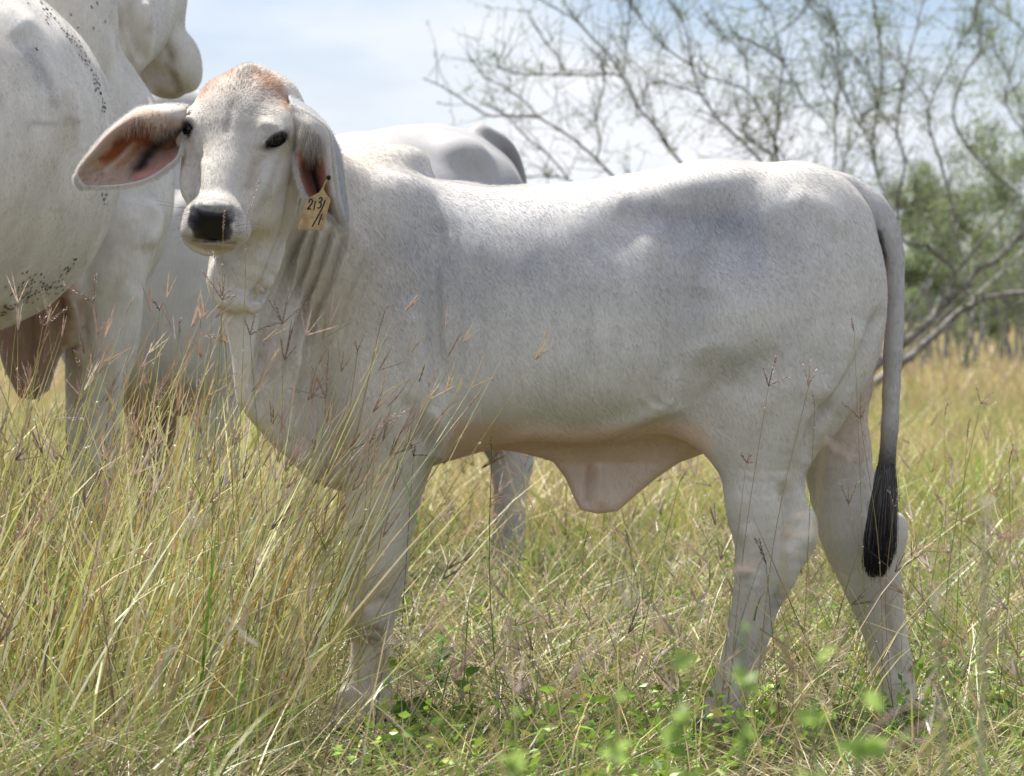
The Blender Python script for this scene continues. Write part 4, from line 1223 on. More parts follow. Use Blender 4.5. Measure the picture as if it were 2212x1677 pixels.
for q_ in range(26):
    a_, b_ = random.uniform(0, 220), random.uniform(60, 640)
    stripe(C2, V2, N2, [(a_, b_), (a_ + random.uniform(-6, 6), b_ + random.uniform(4, 16))], random.uniform(1.5, 4), (.36, .32, .26), .5, (0, 2.4), .4, 3)
C2 = mixc(C2, .5 * sstep(.45, .1, V2[:, 2]), (.42, .35, .27))
stripe(C2, V2, N2, [(270, 480), (275, 560), (250, 640)], 16, (.46, .40, .31), .5, (1.9, 3), .4, 16)
cow2 = empty('cow', (CB[0], CB[1], 0))
tag(cow2, 'big white cow seen from behind at the left edge with flies along its bulging flank', 'cow', 'adult cows around the calf')
part('body', cow2, V2, Q2, M_COAT2, col=C2)
for x, y in ((P3(212, 0, Y2)[0], Y2), (P3(-88, 0, Y2 + .12)[0], Y2 + .12), ((CB - fwd * .78 - rgt * .04)[0], (CB - fwd * .78)[1]), ((CB - fwd * .78 - rgt * .36)[0], (CB - fwd * .78)[1])):
    hoof_at(cow2, x, y, 46)
vis2 = ((x2 > -60) & (x2 < 470) & (y2 > -60) & (y2 < 1150) & (N2[:, 1] < .3)).astype(float)
coat(cow2, V2, Q2, N2, C2, 70000, lambda p: np.full(len(p), .0065), lambda p: np.tile(np.array([.1, -.3, -1.0]), (len(p), 1)), vis2, seed=9, r0=.00024, lift=.10, shade=(.93, 1.06))

# flies on the flank
def fly_mesh():
    mb = MB()
    for c, r in (((0, 0, .0012), (.0034, .0018, .0014)), ((-.0036, 0, .0012), (.0014, .0014, .0012)), ((.003, 0, .0012), (.003, .0015, .0012))):
        V, F = uv_ball((0, 0, 0), 1.0, 8, 6)
        mb.add(V * np.array(r) + np.array(c), F, (.015, .013, .012))
    for s in (-1, 1):
        mb.add([(0, s * .0008, .0024), (.0062, s * .0040, .0020), (.0070, s * .0016, .0022), (.002, 0, .0025)], [[0, 1, 2, 3]], (.05, .05, .05))
    return mb.get()
fv, ff, fc = fly_mesh()
M_FLY = mat_attr('fly_body', .35, .4)
vis = np.flatnonzero(N2[:, 1] < .45)
from mathutils.kdtree import KDTree
kd = KDTree(len(vis))
for j, i in enumerate(vis):
    kd.insert((x2[i], y2[i], 0), j)
kd.balance()
fly0 = None
def put_fly(px, py):
    global fly0
    c = [vis[j] for _, j, d in kd.find_range((px, py, 0), 7)]
    if not c:
        return
    i = min(c, key=lambda k: V2[k, 1])
    if fly0 is None:
        fly0 = new_mesh('fly', fv, ff, M_FLY, col=fc)
        o = fly0
    else:
        o = fly0.copy(); COL.objects.link(o)
    q = Vector(N2[i]).to_track_quat('Z', 'Y') @ Vector((0, 0, 1)).rotation_difference(Vector((0, 0, 1)))
    from mathutils import Quaternion
    o.rotation_mode = 'QUATERNION'
    o.rotation_quaternion = q @ Quaternion((0, 0, 1), random.uniform(0, 6.28))
    o.location = V2[i] + N2[i] * .0005
    s = random.uniform(.55, .85)
    o.scale = (s, s, s)
    tag(o, 'small black fly resting on the flank of the big white cow', 'fly', 'flies on the big cow')
CONT = spline([(92, 8), (130, 48), (165, 92), (190, 130), (207, 165), (222, 205), (232, 240)], 20)
for q in range(88):
    c = CONT[random.randrange(len(CONT))]
    put_fly(c[0] + random.gauss(1, 3.5), c[1] + random.gauss(0, 4))
CONT2 = spline([(0, 690), (50, 660), (100, 640), (140, 606), (172, 566)], 20)
for q in range(70):
    c = CONT2[random.randrange(len(CONT2))]
    put_fly(c[0] + random.gauss(-3, 4), c[1] + random.gauss(-6, 5))
for q in range(42):
    put_fly(random.gauss(80, 32), random.gauss(622, 17))
for q in range(9):
    put_fly(random.uniform(222, 236), random.uniform(415, 450))
for q in range(14):
    put_fly(random.uniform(60, 240), random.uniform(0, 130))

# ================================================================== GROUND AND GRASS
gx = np.concatenate([np.linspace(-260, -8, 14), np.linspace(-7, 7, 90), np.linspace(8, 260, 14)])
gy = np.concatenate([np.linspace(-14, -4, 12), np.linspace(-3.8, 8, 80), np.linspace(8.5, 60, 40), np.linspace(70, 900, 14)])
GX, GY = np.meshgrid(gx, gy, indexing='ij')
def ground_z(x, y):
    p = np.stack([np.ravel(x), np.ravel(y), 0 * np.ravel(x)], 1)
    z = (vnoise(p, 1.3, 21) - .5) * .05 + (vnoise(p, .25, 22) - .5) * .08
    near = np.exp(-((p[:, 0]) / 1.6) ** 2 - ((p[:, 1] - .3) / 1.4) ** 2)
    return z * (1 - .85 * near) - .012
gv = np.stack([GX.ravel(), GY.ravel(), ground_z(GX, GY)], 1)
i = np.arange(len(gx) - 1)[:, None] * len(gy); j = np.arange(len(gy) - 1)[None]
gf = np.stack([i + j, i + len(gy) + j, i + len(gy) + j + 1, i + j + 1], -1).reshape(-1, 4)
m_, t_, b_ = mat_new('pasture_soil')
tcn = N(t_, 'ShaderNodeTexCoord'); na = N(t_, 'ShaderNodeTexNoise'); na.inputs['Scale'].default_value = 3.0; na.inputs['Detail'].default_value = 8
rp = N(t_, 'ShaderNodeValToRGB')
rp.color_ramp.elements[0].position = .35; rp.color_ramp.elements[0].color = (.030, .025, .015, 1)
rp.color_ramp.elements[1].position = .65; rp.color_ramp.elements[1].color = (.09, .08, .04, 1)
e = rp.color_ramp.elements.new(.5); e.color = (.055, .045, .027, 1)
t_.links.new(tcn.outputs['Object'], na.inputs['Vector']); t_.links.new(na.outputs['Fac'], rp.inputs['Fac']); t_.links.new(rp.outputs['Color'], b_.inputs['Base Color'])
b_.inputs['Roughness'].default_value = .95; b_.inputs['Specular IOR Level'].default_value = .1
gnd = new_mesh('ground', gv, gf, m_)
tag(gnd, kind='structure')

M_GRASS = mat_leafy('grass_blades', .24, .40)
STRAW = (.50, .42, .17); YG = (.38, .40, .10); GREEN = (.15, .26, .045); BRIGHT = (.25, .40, .05); TAN = (.46, .36, .20); PURP = (.27, .17, .13); DEAD = (.32, .28, .22); ORNG = (.45, .29, .08)
def pal(n, cols, w, var=.22):
    c = np.array(cols)[RNG.choice(len(cols), n, p=np.array(w) / sum(w))]
    return np.clip(c * RNG.uniform(1 - var, 1 + var, (n, 1)) * RNG.uniform(.93, 1.07, (n, 3)), .01, .8)
def area(n, y0, y1, spread=1.3, pw=1.0, x0=None, x1=None):
    y = y0 + (y1 - y0) * RNG.random(n) ** pw
    hw = .1106 * (9 + y) * spread + .25
    x = RNG.uniform(-1, 1, n) * hw
    if x0 is not None:
        x = RNG.uniform(x0, x1, n)
    return x, y
def blades(x, y, h, w, az, lean, curl, c0, c1, K=3, taper=.8, z0=None):
    n = len(x)
    t = np.linspace(0, 1, K + 1)[None]
    d = np.stack([np.cos(az), np.sin(az)], 1)
    off = (lean[:, None] * t + curl[:, None] * t ** 2) * h[:, None]
    z = h[:, None] * (t - .30 * np.abs(curl[:, None]) * t ** 2.2)
    zz = ground_z(x, y) if z0 is None else z0
    P = np.stack([x[:, None] + d[:, :1] * off, y[:, None] + d[:, 1:] * off, zz[:, None] + z], -1)
    fa = RNG.uniform(-1.1, 1.1, n)
    s = np.stack([np.cos(fa), np.sin(fa), 0 * fa], 1)
    ww = w[:, None] * .5 * np.maximum((1 - t) ** taper, .06)
    V = np.stack([P - s[:, None] * ww[..., None], P + s[:, None] * ww[..., None]], 2)        # n,K+1,2,3
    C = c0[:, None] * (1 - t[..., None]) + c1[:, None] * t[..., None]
    C = np.repeat(C[:, :, None], 2, 2)
    b = np.arange(n)[:, None] * (2 * (K + 1)) + 2 * np.arange(K)[None]
    F = np.stack([b, b + 1, b + 3, b + 2], -1).reshape(-1, 4)
    return V.reshape(-1, 3), F, C.reshape(-1, 3), P
def U(a, b, n): return RNG.uniform(a, b, n)

# patches where the grass is greener or drier
def dens(x, y, sc=1.2, seed=31):
    return vnoise(np.stack([x, y, 0 * x], 1), sc, seed)
def leaflets(P, D, L, Wd, col):
    """small folded leaves at P along D"""
    n = len(P)
    D = D / (np.linalg.norm(D, axis=1)[:, None] + 1e-9)
    S = np.cross(D, RNG.normal(0, 1, (n, 3))); S /= np.linalg.norm(S, axis=1)[:, None] + 1e-9
    Nn = np.cross(D, S)
    L = L[:, None]; Wd = Wd[:, None]
    V = np.stack([P, P + D * L * .45 + S * Wd * .5 + Nn * Wd * .12, P + D * L, P + D * L * .45 - S * Wd * .5 + Nn * Wd * .12], 1)
    b = np.arange(n)[:, None] * 4
    return V.reshape(-1, 3), b + np.array([[0, 1, 2, 3]]), np.repeat(col, 4, 0)

# undergrowth, in clumps with open gaps between them
g = MB()
def clumped(n, y0, y1, pw, thr, sc, seed):
    x, y = area(n, y0, y1, 1.35, pw)
    d = dens(x, y, sc, seed) * .65 + dens(x, y, sc * 3.1, seed + 1) * .35
    k = RNG.random(n) < sstep(thr - .09, thr + .09, d)
    return x[k], y[k], d[k]
for n, hw, ww, thr, cols, wts in (
    (22000, (.05, .28), (.0030, .0080), .46, [(.62, .54, .25), YG, GREEN, BRIGHT, TAN, DEAD, (.20, .15, .11)], [4, 2.6, 2.2, 2.2, 3, 2.4, 1.0]),
    (24000, (.04, .20), (.0014, .0032), .44, [(.66, .57, .36), TAN, YG, BRIGHT, (.52, .42, .36), DEAD], [4, 4, 2, 2, 1.6, 2])):
    x, y, dd = clumped(n, -1.5, 5.5, 1.1, thr, 2.6, 31)
    n = len(x)
    h = U(*hw, n) * (.4 + 1.1 * dd)
    h = h * np.where((y < .9) & (x > -.45) & (x < 1.1), .62, 1)
    az = np.where(RNG.random(n) < .4, RNG.normal(.1, .9, n), U(0, 6.283, n))
    gr = (dens(x, y, 1.1, 61) > .5)[:, None]
    gc = np.where(gr, pal(n, cols, [w * (2.6 if q in (1, 2, 3) else .7) for q, w in enumerate(wts)], .3), pal(n, cols, wts, .3))
    V, F, C, _ = blades(x, y, h, U(*ww, n), az, U(.1, 1.2, n), U(0, 1.0, n), gc * .36, gc * 1.2, 3)  # blade feet darkened: brown thatch plus painted shade for dark gaps
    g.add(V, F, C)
# fallen dry straw lying in the sward
n = 8000
x, y = area(n, -1.5, 5, 1.3)
c = pal(n, [(.66, .57, .33), TAN, DEAD, PURP, (.60, .48, .40)], [3, 3, 2, 1, 1.2])
V, F, C, _ = blades(x, y, U(.03, .09, n), U(.0016, .0044, n), U(0, 6.28, n), U(2.0, 5.5, n), U(0, 1.0, n), c, c, 3, .3, ground_z(x, y) + U(.01, .14, n) * np.where((y < .7) & (x > -.5) & (x < 1.0), .5, 1))
g.add(V, F, C)
# fluffy dry tufts of fine seed hair
n = 260
x, y = area(n, -1.0, 5, 1.3)
for q in range(n):
    m = 40
    c0 = np.array([x[q], y[q], U(.10, .34, 1)[0]])
    P = c0 + RNG.normal(0, .012, (m, 3))
    D = np.array([RNG.normal(0, .5), RNG.normal(0, .5), .3]) + RNG.normal(0, .6, (m, 3))
    V, F, C = leaflets(P, D, U(.02, .055, m), U(.0008, .0016, m), pal(m, [(.62, .50, .34), (.66, .56, .42), (.50, .38, .28)], [2, 2, 1]))
    g.add(V, F, C)
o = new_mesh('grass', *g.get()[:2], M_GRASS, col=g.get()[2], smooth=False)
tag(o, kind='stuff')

# tall stems with leaves and seed heads
def spikes(mb, P, D, L, r, col):
    """bristly spikes: two crossed tapered ribbons with toothed edges"""
    n = len(P)
    D = D / (np.linalg.norm(D, axis=1)[:, None] + 1e-9)
    A = np.cross(D, RNG.normal(0, 1, (n, 3))); A /= np.linalg.norm(A, axis=1)[:, None]
    B = np.cross(D, A)
    t = np.linspace(0, 1, 8)
    prof = np.array([.3, 1, .45, 1, .4, .8, .3, .05])
    for S in (A, B):
        c = P[:, None] + D[:, None] * (L[:, None] * t)[..., None]
        w = (r[:, None] * prof)[..., None]
        V = np.stack([c - S[:, None] * w, c + S[:, None] * w], 2).reshape(-1, 3)
        b = np.arange(n)[:, None] * 16 + 2 * np.arange(7)[None]
        F = np.stack([b, b + 1, b + 3, b + 2], -1).reshape(-1, 4)
        mb.add(V, F, np.repeat(col, 16, 0))
def tall(mb, x, y, h, az, lean, curl, w, cols, wts, heads=.5, leaves=1, dew=.3):
    n = len(x)
    c = pal(n, cols, wts)
    V, F, C, P = blades(x, y, h, w, az, lean, curl, c * .5, c * 1.15, 5, .35)  # stem feet darkened too: old sheaths plus shade painted in low down
    mb.add(V, F, C)
    for q in range(leaves):
        k = RNG.integers(1, 4, n)
        p = P[np.arange(n), k]
        ll = U(.07, .20, n)
        cl = pal(n, [YG, GREEN, STRAW, TAN], [3, 2, 3, 1.5])
        V, F, C, _ = blades(p[:, 0], p[:, 1], ll, U(.0025, .0055, n), az + RNG.normal(0, 1.2, n), U(.3, 1.2, n), U(.1, 1.0, n), cl, cl * 1.05, 3, .8, p[:, 2])
        mb.add(V, F, C)
    m = np.flatnonzero(RNG.random(n) < heads)
    if len(m):
        tip = P[m, -1]; d0 = P[m, -1] - P[m, -2]; d0 /= np.linalg.norm(d0, axis=1)[:, None]
        nf = RNG.integers(1, 5, len(m))
        cc = pal(len(m), [(.42, .30, .23), (.56, .44, .30), (.52, .38, .30), (.66, .56, .48), (.24, .17, .14)], [2.5, 3, 3, 3, .8])
        for q in range(4):
            s = nf > q
            d = d0[s] + (RNG.normal(0, .26, (s.sum(), 3)) * (nf[s] > 1)[:, None])
            spikes(mb, tip[s], d, U(.03, .075, s.sum()), U(.0010, .0021, s.sum()), cc[s])
    # dew beads on the joints
    m = np.flatnonzero(RNG.random(n) < dew)
    p = P[m, RNG.integers(1, 5, len(m))]
    V, F, C = leaflets(p - np.array([.0012, 0, 0]), np.tile([[1., 0, .2]], (len(m), 1)), np.full(len(m), .0058), np.full(len(m), .0050), np.tile([[.85, .86, .84]], (len(m), 1)))
    mb.add(V, F, C)
tg_ = MB()
# the thick stand at the left, leaning to the right
n = 1050
x, y = area(n, -1.1, 1.6, x0=-1.75, x1=-.42)
keep = RNG.random(n) < np.clip(1.15 - .9 * sstep(-.55, -.28, x), .1, 1)
x, y = x[keep], y[keep]; n = len(x)
h = U(.32, .78, n) * np.where(x < -.9, .95, 1.0) * np.where(y < -.4, .85, 1)
tall(tg_, x, y, h, np.where(RNG.random(n) < .62, RNG.normal(.0, .5, n), U(0, 6.28, n)), U(.04, .72, n) * U(.5, 1, n), U(0, .18, n), U(.0036, .0092, n), [(.82, .74, .42), (.62, .62, .22), (.58, .38, .12), TAN, GREEN, PURP, (.22, .17, .13)], [6, 4, 1.4, 1.6, .9, .7, .7], .36, 1, .5)
n = 280
x, y = area(n, -.95, .3, x0=-1.15, x1=-.37)
tall(tg_, x, y, U(.50, .90, n), np.where(RNG.random(n) < .7, RNG.normal(.0, .5, n), U(0, 6.28, n)), U(.04, .46, n), U(0, .22, n), U(.0020, .0038, n), [(.62, .54, .24), YG, ORNG, PURP], [5, 4, 1, 1], .75, 1, .6)
n = 170
x, y = area(n, .3, 1.9, x0=-1.75, x1=-.80)
tall(tg_, x, y, U(.55, .86, n), U(0, 6.28, n), U(.04, .5, n), U(0, .22, n), U(.0022, .0042, n), [(.70, .61, .30), YG, ORNG, PURP], [5, 4, 1, 1.5], .6, 1, .5)
n = 130
x, y = area(n, -.80, -.30, x0=-.72, x1=-.47)
tall(tg_, x, y, U(.42, .74, n), np.where(RNG.random(n) < .7, RNG.normal(.0, .5, n), U(0, 6.28, n)), U(.05, .6, n), U(0, .2, n), U(.0030, .0066, n), [(.84, .76, .46), (.70, .64, .28), (.60, .40, .14), (.5, .42, .32)], [6, 3, 1, 1.5], .7, 1, .5)
# scattered elsewhere around the calf
n = 1900
x, y = area(n, -1.1, 4.5, 1.3)
sh = np.where((x > -.25) & (x < .45) & (y < 1.5), .62, 1.0)
tall(tg_, x, y, U(.22, .56, n) * sh, U(0, 6.28, n), U(.05, .6, n), U(0, .5, n), U(.0018, .0040, n), [(.66, .57, .28), YG, (.56, .44, .26), GREEN, (.20, .14, .11), DEAD], [5, 2.4, 2.4, 1.2, 1.2, 1.6],   .55, 1, .5)
# out of focus stems close to the camera
n = 120
x, y = area(n, -4.2, -1.3, 1.25)
hh = np.clip(.85 - (.092 - U(.0, .030, n)) * (9 + y), .25, .62)
tall(tg_, x, y, hh, U(0, 6.28, n), U(.1, .6, n), U(0, .5, n), U(.002, .004, n), [STRAW, YG, TAN, PURP], [4, 2, 2, 2], .6, 1, .05)
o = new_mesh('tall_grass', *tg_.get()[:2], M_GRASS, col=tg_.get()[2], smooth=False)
tag(o, kind='stuff')

# pasture further back
fg = MB()
n = 70000
x, y = area(n, 5, 22, 1.3, 1.2)
d1 = dens(x, y, .5, 33)
c = np.where((d1 > .56)[:, None], pal(n, [YG, GREEN, STRAW, BRIGHT], [3, 1.2, 4, 1]), pal(n, [(.60, .50, .22), TAN, YG, PURP, DEAD], [6, 3, 1.6, .8, .9]))
V, F, C, _ = blades(x, y, U(.14, .46, n), U(.004, .009, n) * (.8 + y / 22), U(0, 6.28, n), U(.1, .7, n), U(0, .7, n), c * .9, c * 1.1, 2)
fg.add(V, F, C)
n = 60000
x, y = area(n, 20, 75, 1.2, 1.3)
c = pal(n, [(.60, .50, .24), TAN, YG, (.50, .36, .26)], [6, 4, 1.2, 1.6])
V, F, C, _ = blades(x, y, U(.2, .55, n), U(.012, .035, n) * (.6 + y / 50), U(0, 6.28, n), U(.1, .6, n), U(0, .5, n), c * .9, c * 1.1, 2)
fg.add(V, F, C)
n = 26000
x = U(-70, 70, n); y = 70 + 180 * RNG.random(n) ** 1.5
c = pal(n, [STRAW, TAN, YG], [5, 4, 2])
V, F, C, _ = blades(x, y, U(.25, .6, n), U(.15, .5, n), U(0, 6.28, n), U(.1, .5, n), U(0, .4, n), c * .9, c * 1.1, 1)
fg.add(V, F, C)
o = new_mesh('meadow_grass', *fg.get()[:2], M_GRASS, col=fg.get()[2], smooth=False)
tag(o, kind='stuff')

# low broad leaves among the grass
wl = MB()
n = 44000
x, y = area(n, -1.4, 8, 1.3, 1.1)
k = dens(x, y, 1.7, 41) + .18 * ((x > -.25) & (y > -.8)) > .56
x, y = x[k], y[k]; n = len(x)
z = ground_z(x, y) + U(.01, .20, n) * U(.3, 1, n)
D = np.stack([RNG.normal(0, 1, n), RNG.normal(0, 1, n), RNG.normal(.15, .5, n)], 1)
V, F, C = leaflets(np.stack([x, y, z], 1), D, U(.012, .036, n), U(.008, .019, n), pal(n, [(.32, .50, .07), BRIGHT, GREEN, YG], [4, 4, 2.4, 1.5]))
wl.add(V, F, C)
o = new_mesh('weed_leaves', *wl.get()[:2], M_GRASS, col=wl.get()[2], smooth=False)
tag(o, kind='stuff')

# ================================================================== TREES AND BUSHES
M_BARK = mat_plain('grey_bark', (.27, .255, .24), .9, .1, .9, 26, .6)
M_TWIG = mat_plain('twig_bark', (.15, .135, .12), .85, .1, .3, 60)
M_LEAF = mat_leafy('small_leaves', .45, .5)
rr_ = random.Random(5)
LB = {
 'L1': [(1540, 430), (1476, 358), (1440, 314), (1418, 277), (1383, 239), (1370, 212), (1348, 169), (1303, 107), (1246, 46), (1209, 24), (1169, 0), (1110, -40)],
 'L1b': [(1348, 169), (1327, 161), (1295, 161), (1225, 162), (1185, 161), (1134, 161), (1088, 152), (1074, 128)],
 'L1d': [(1225, 162), (1201, 118), (1179, 91), (1155, 54), (1140, 20)],
 'L1c': [(1348, 160), (1352, 118), (1356, 67), (1360, 13), (1356, -60)],
 'L2': [(1420, 470), (1319, 376), (1289, 344), (1254, 314), (1228, 293), (1193, 271), (1166, 255), (1128, 215), (1104, 199), (1080, 183), (1047, 166), (1010, 118)],
 'L2b': [(1289, 344), (1295, 309), (1289, 252), (1303, 188), (1305, 150)],
 'L2c': [(1166, 255), (1104, 250), (1050, 248), (986, 207), (950, 185), (915, 170)],
 'L3': [(1300, 440), (1229, 390), (1180, 380), (1138, 384), (1100, 386)],
 'L3b': [(1229, 390), (1190, 340), (1140, 300), (1090, 250), (1040, 215)],
 'L4': [(1690, 430), (1641, 349), (1609, 311), (1563, 271), (1544, 247), (1520, 215), (1507, 188), (1497, 150), (1493, 121), (1480, 62), (1467, 35), (1445, 0), (1430, -60)],
 'L4b': [(1520, 205), (1469, 188), (1440, 180), (1410, 182)],
 'L4c': [(1497, 145), (1440, 105), (1421, 86), (1391, 51), (1375, 27), (1350, -20)],
 'L5': [(1760, 430), (1674, 338), (1644, 322), (1612, 295), (1600, 262), (1590, 200)],
 'L6': [(1720, 400), (1674, 306), (1649, 252), (1617, 199), (1563, 177), (1536, 169), (1510, 156)],
 'L6b': [(1617, 190), (1614, 150), (1606, 121), (1569, 81), (1540, 60)],
 'M1': [(1700, 440), (1684, 359), (1674, 308), (1684, 254), (1684, 209), (1687, 171), (1692, 134), (1682, 104), (1668, 35), (1641, 0), (1620, -60)],
 'M1c': [(1684, 359), (1647, 318), (1620, 299)],
 'M1d': [(1692, 134), (1655, 107), (1620, 88), (1580, 70)],
 'M1e': [(1690, 67), (1732, 29), (1760, -20)],
 'M2': [(1810, 450), (1802, 372), (1805, 321), (1802, 268), (1807, 241), (1780, 193), (1778, 160), (1790, 90)],
 'M2b': [(1807, 241), (1813, 166), (1807, 80), (1791, 48), (1754, 21), (1720, -30)],
 'M2c': [(1797, 278), (1770, 246), (1740, 222), (1714, 174), (1695, 139)],
 'M2d': [(1830, 400), (1821, 345), (1842, 310), (1861, 257), (1890, 232)],
 'M3': [(1930, 470), (1912, 428), (1898, 383), (1888, 343), (1884, 313), (1896, 238), (1904, 174), (1901, 107), (1893, 54), (1888, 13), (1880, -50)],
 'M3b': [(1884, 313), (1855, 268), (1829, 214), (1813, 171), (1800, 120)],
 'M3c': [(1896, 238), (1880, 171), (1842, 120), (1807, 67), (1790, 20)],
 'M4': [(1938, 480), (1941, 417), (1955, 353), (1938, 289), (1941, 241), (1955, 161), (1979, 67), (1995, 0), (2000, -60)],
 'M4b': [(1938, 289), (1901, 244), (1880, 200)],
 'M4c': [(1956, 150), (1922, 112), (1904, 94), (1895, 40)],
 'M5': [(2070, 490), (2053, 428), (2029, 340), (2008, 276), (2011, 222), (2037, 166), (2075, 91), (2102, 48), (2120, -20)],
 'M5b': [(2008, 222), (1965, 161), (1940, 130)],
 'M6': [(2200, 420), (2128, 359), (2086, 308), (2059, 254), (2075, 182), (2118, 102), (2107, 48), (2115, 0), (2120, -60)],
 'M7': [(2290, 180), (2212, 67), (2163, 27), (2123, 5), (2080, -40)],
 'M8': [(2240, 330), (2182, 241), (2171, 201), (2190, 134), (2200, 80)],
 'M9': [(2230, 470), (2212, 270), (2180, 170), (2150, 110), (2140, 60)],
 'T2': [(1880, 800), (1948, 746), (2006, 697), (2046, 647), (2078, 624), (2116, 581), (2157, 560), (2212, 503), (2300, 440)],
 'T1': [(1890, 830), (1948, 784), (1986, 755), (2064, 682), (2104, 656), (2150, 640), (2230, 630)],
 'T3': [(2095, 665), (2110, 640), (2125, 624), (2151, 601), (2180, 575), (2212, 540), (2270, 500)],
 'T4': [(2052, 639), (2061, 587), (2017, 546), (1994, 529), (1957, 523), (1930, 500)],
 'T5': [(2104, 656), (2090, 587), (2075, 540), (2050, 470)],
 'T6': [(2104, 668), (2099, 726), (2090, 766), (2086, 790)],
 'T7': [(2052, 640), (2100, 634), (2168, 644), (2177, 691), (2180, 720)],
 'T8': [(2061, 587), (2040, 520), (2000, 470), (1975, 400)],
}
def limb3(key, Y, seed):
    r = np.random.default_rng(seed)
    L = spline(LB[key], 6)
    n = len(L)
    wob = np.cumsum(r.normal(0, .035, n)) + np.linspace(0, r.uniform(-1, 1), n)
    pts = np.array([P3(a + r.normal(0, .6), b + r.normal(0, .6), Y) for a, b in L])
    # push in depth about the point's own distance so that the outline stays put
    k = (D0 + Y + wob) / (D0 + Y)
    pts[:, 0] *= k; pts[:, 2] = CAMZ + (pts[:, 2] - CAMZ) * k; pts[:, 1] = Y + wob
    return pts
leaf_cols = [(.26, .36, .09), (.19, .29, .07), (.34, .42, .11), (.14, .22, .05)]
def tree(Y, keys, trunk_px, label, r0=.013, leafn=9, twig=1.0, trunk_r=.05, bark=M_TWIG):
    base = np.array(P3(*trunk_px[0], Y)); base[2] = 0
    root = empty('tree', tuple(base))
    tag(root, label, 'tree', 'thorny trees behind the calf')
    tp = np.array([P3(a, b, Y) for a, b in trunk_px]); tp[0, 2] = -.05
    tp = spline(tp, 5)
    part('trunk', root, *tube(tp, np.linspace(trunk_r, trunk_r * .55, len(tp)), 7), M_BARK)
    lf = MB()
    for q, key in enumerate(keys):
        pts = limb3(key, Y, hash_(key))
        n = len(pts)
        if LB[key][0][1] > 390 and key[0] in 'LM':       # reaches down to the trunk
            j = np.array([tp[-1 - (q % 4)], (tp[-1] * .45 + pts[0] * .55) + np.array([0, 0, -.02])])
            pts = np.vstack([spline(np.vstack([j, pts[:1]]), 4)[:-1], pts]); n = len(pts)
        mb = MB()
        big = .030 if key in ('T1', 'T2') else .016 if key in ('T3', 'T4', 'T6', 'T7') else r0 * (1.0 if len(LB[key]) > 8 else .62)
        rad = np.linspace(big, .0035 if key[0] != 'T' else big * .55, n)
        V, F = tube(pts, rad, 5); mb.add(V, F, (0, 0, 0))
        seg = np.linalg.norm(np.diff(pts, axis=0), axis=1)
        total = seg.sum()
        cnt = int(total * 12 * twig * (.45 if key in ('L2c', 'L3', 'L3b', 'L1d', 'L2') else 1))
        for w in range(cnt):
            f = rr_.uniform(.12, 1.0) * (n - 1); i = min(int(f), n - 2)
            p = pts[i] * (1 - f + i) + pts[i + 1] * (f - i)
            d = pts[i + 1] - pts[i]; d /= np.linalg.norm(d) + 1e-9
            side = np.array([rr_.gauss(0, 1), rr_.gauss(0, 1), rr_.gauss(.55, .8)])
            dd = d * rr_.uniform(.3, 1.0) + side * .55; dd /= np.linalg.norm(dd)
            Lt = rr_.uniform(.10, .50)
            m = 6
            tw = [p]
            cur = dd.copy()
            for s in range(m):
                cur = cur + np.array([rr_.gauss(0, .14), rr_.gauss(0, .14), rr_.gauss(.05, .14)]); cur /= np.linalg.norm(cur)
                tw.append(tw[-1] + cur * Lt / m)
            tw = np.array(tw)
            V, F = tube(tw, np.linspace(.0024, .0010, m + 1), 3); mb.add(V, F, (0, 0, 0))
            for u in range(rr_.choice((0, 1, 2))):
                i0 = rr_.randrange(1, m)
                d2 = np.array([rr_.gauss(0, 1), rr_.gauss(0, 1), rr_.gauss(.2, 1)]); d2 /= np.linalg.norm(d2)
                t2 = np.array([tw[i0] + d2 * Lt * .4 * s + np.array([rr_.gauss(0, .006)] * 3) for s in (0, .33, .66, 1)])
                V, F = tube(t2, np.linspace(.0026, .0012, 4), 3); mb.add(V, F, (0, 0, 0))
                tw = np.vstack([tw, t2])
            nl = int(leafn * rr_.uniform(.2, 2.2))
            if nl:
                r = np.random.default_rng(rr_.randrange(10 ** 6))
                P = tw[r.integers(1, len(tw), nl)] + r.normal(0, .014, (nl, 3))
                c = np.array(leaf_cols)[r.integers(0, 4, nl)] * r.uniform(.8, 1.2, (nl, 1))
                V, F, C = leaflets(P, r.normal(0, 1, (nl, 3)), r.uniform(.008, .021, nl), r.uniform(.005, .011, nl), c)
                lf.add(V, F, C)
        V, F, C = mb.get()
        part('branch', root, V, F, bark)
    if lf.n:
        V, F, C = lf.get()
        o = part('foliage', root, V, F, M_LEAF, col=C, smooth=False)
        o['kind'] = 'stuff'
    return root
def hash_(k):
    return sum((i + 3) * ord(c) for i, c in enumerate(k)) % 9973
tree(16.5, ['L1', 'L1b', 'L1d', 'L1c', 'L2', 'L2b', 'L2c', 'L3', 'L3b'], [(1600, 1000), (1590, 760), (1560, 520)], 'thin leafless looking tree whose bare branches reach farthest left over the calf', .0095, 12, 1.7)
tree(17.5, ['L4', 'L4b', 'L4c', 'L5', 'L6', 'L6b', 'M1', 'M1c', 'M1d', 'M1e'], [(1745, 1000), (1740, 760), (1722, 500)], 'thin many branched tree rising behind the hip of the calf', .0095, 13, 1.8)
tree(18.5, ['M2', 'M2b', 'M2c', 'M2d', 'M3', 'M3b', 'M3c'], [(1880, 1000), (1868, 760), (1858, 520)], 'thin many branched tree rising behind the tail of the calf', .009, 15, 1.8)
tree(18.0, ['M4', 'M4b', 'M4c', 'M5', 'M5b', 'M6', 'T2', 'T4', 'T5', 'T8'], [(1830, 960), (1850, 850), (1884, 800)], 'leaning tree with pale lichen covered trunk right of the tail', .0095, 20, 1.6, .045, M_BARK)
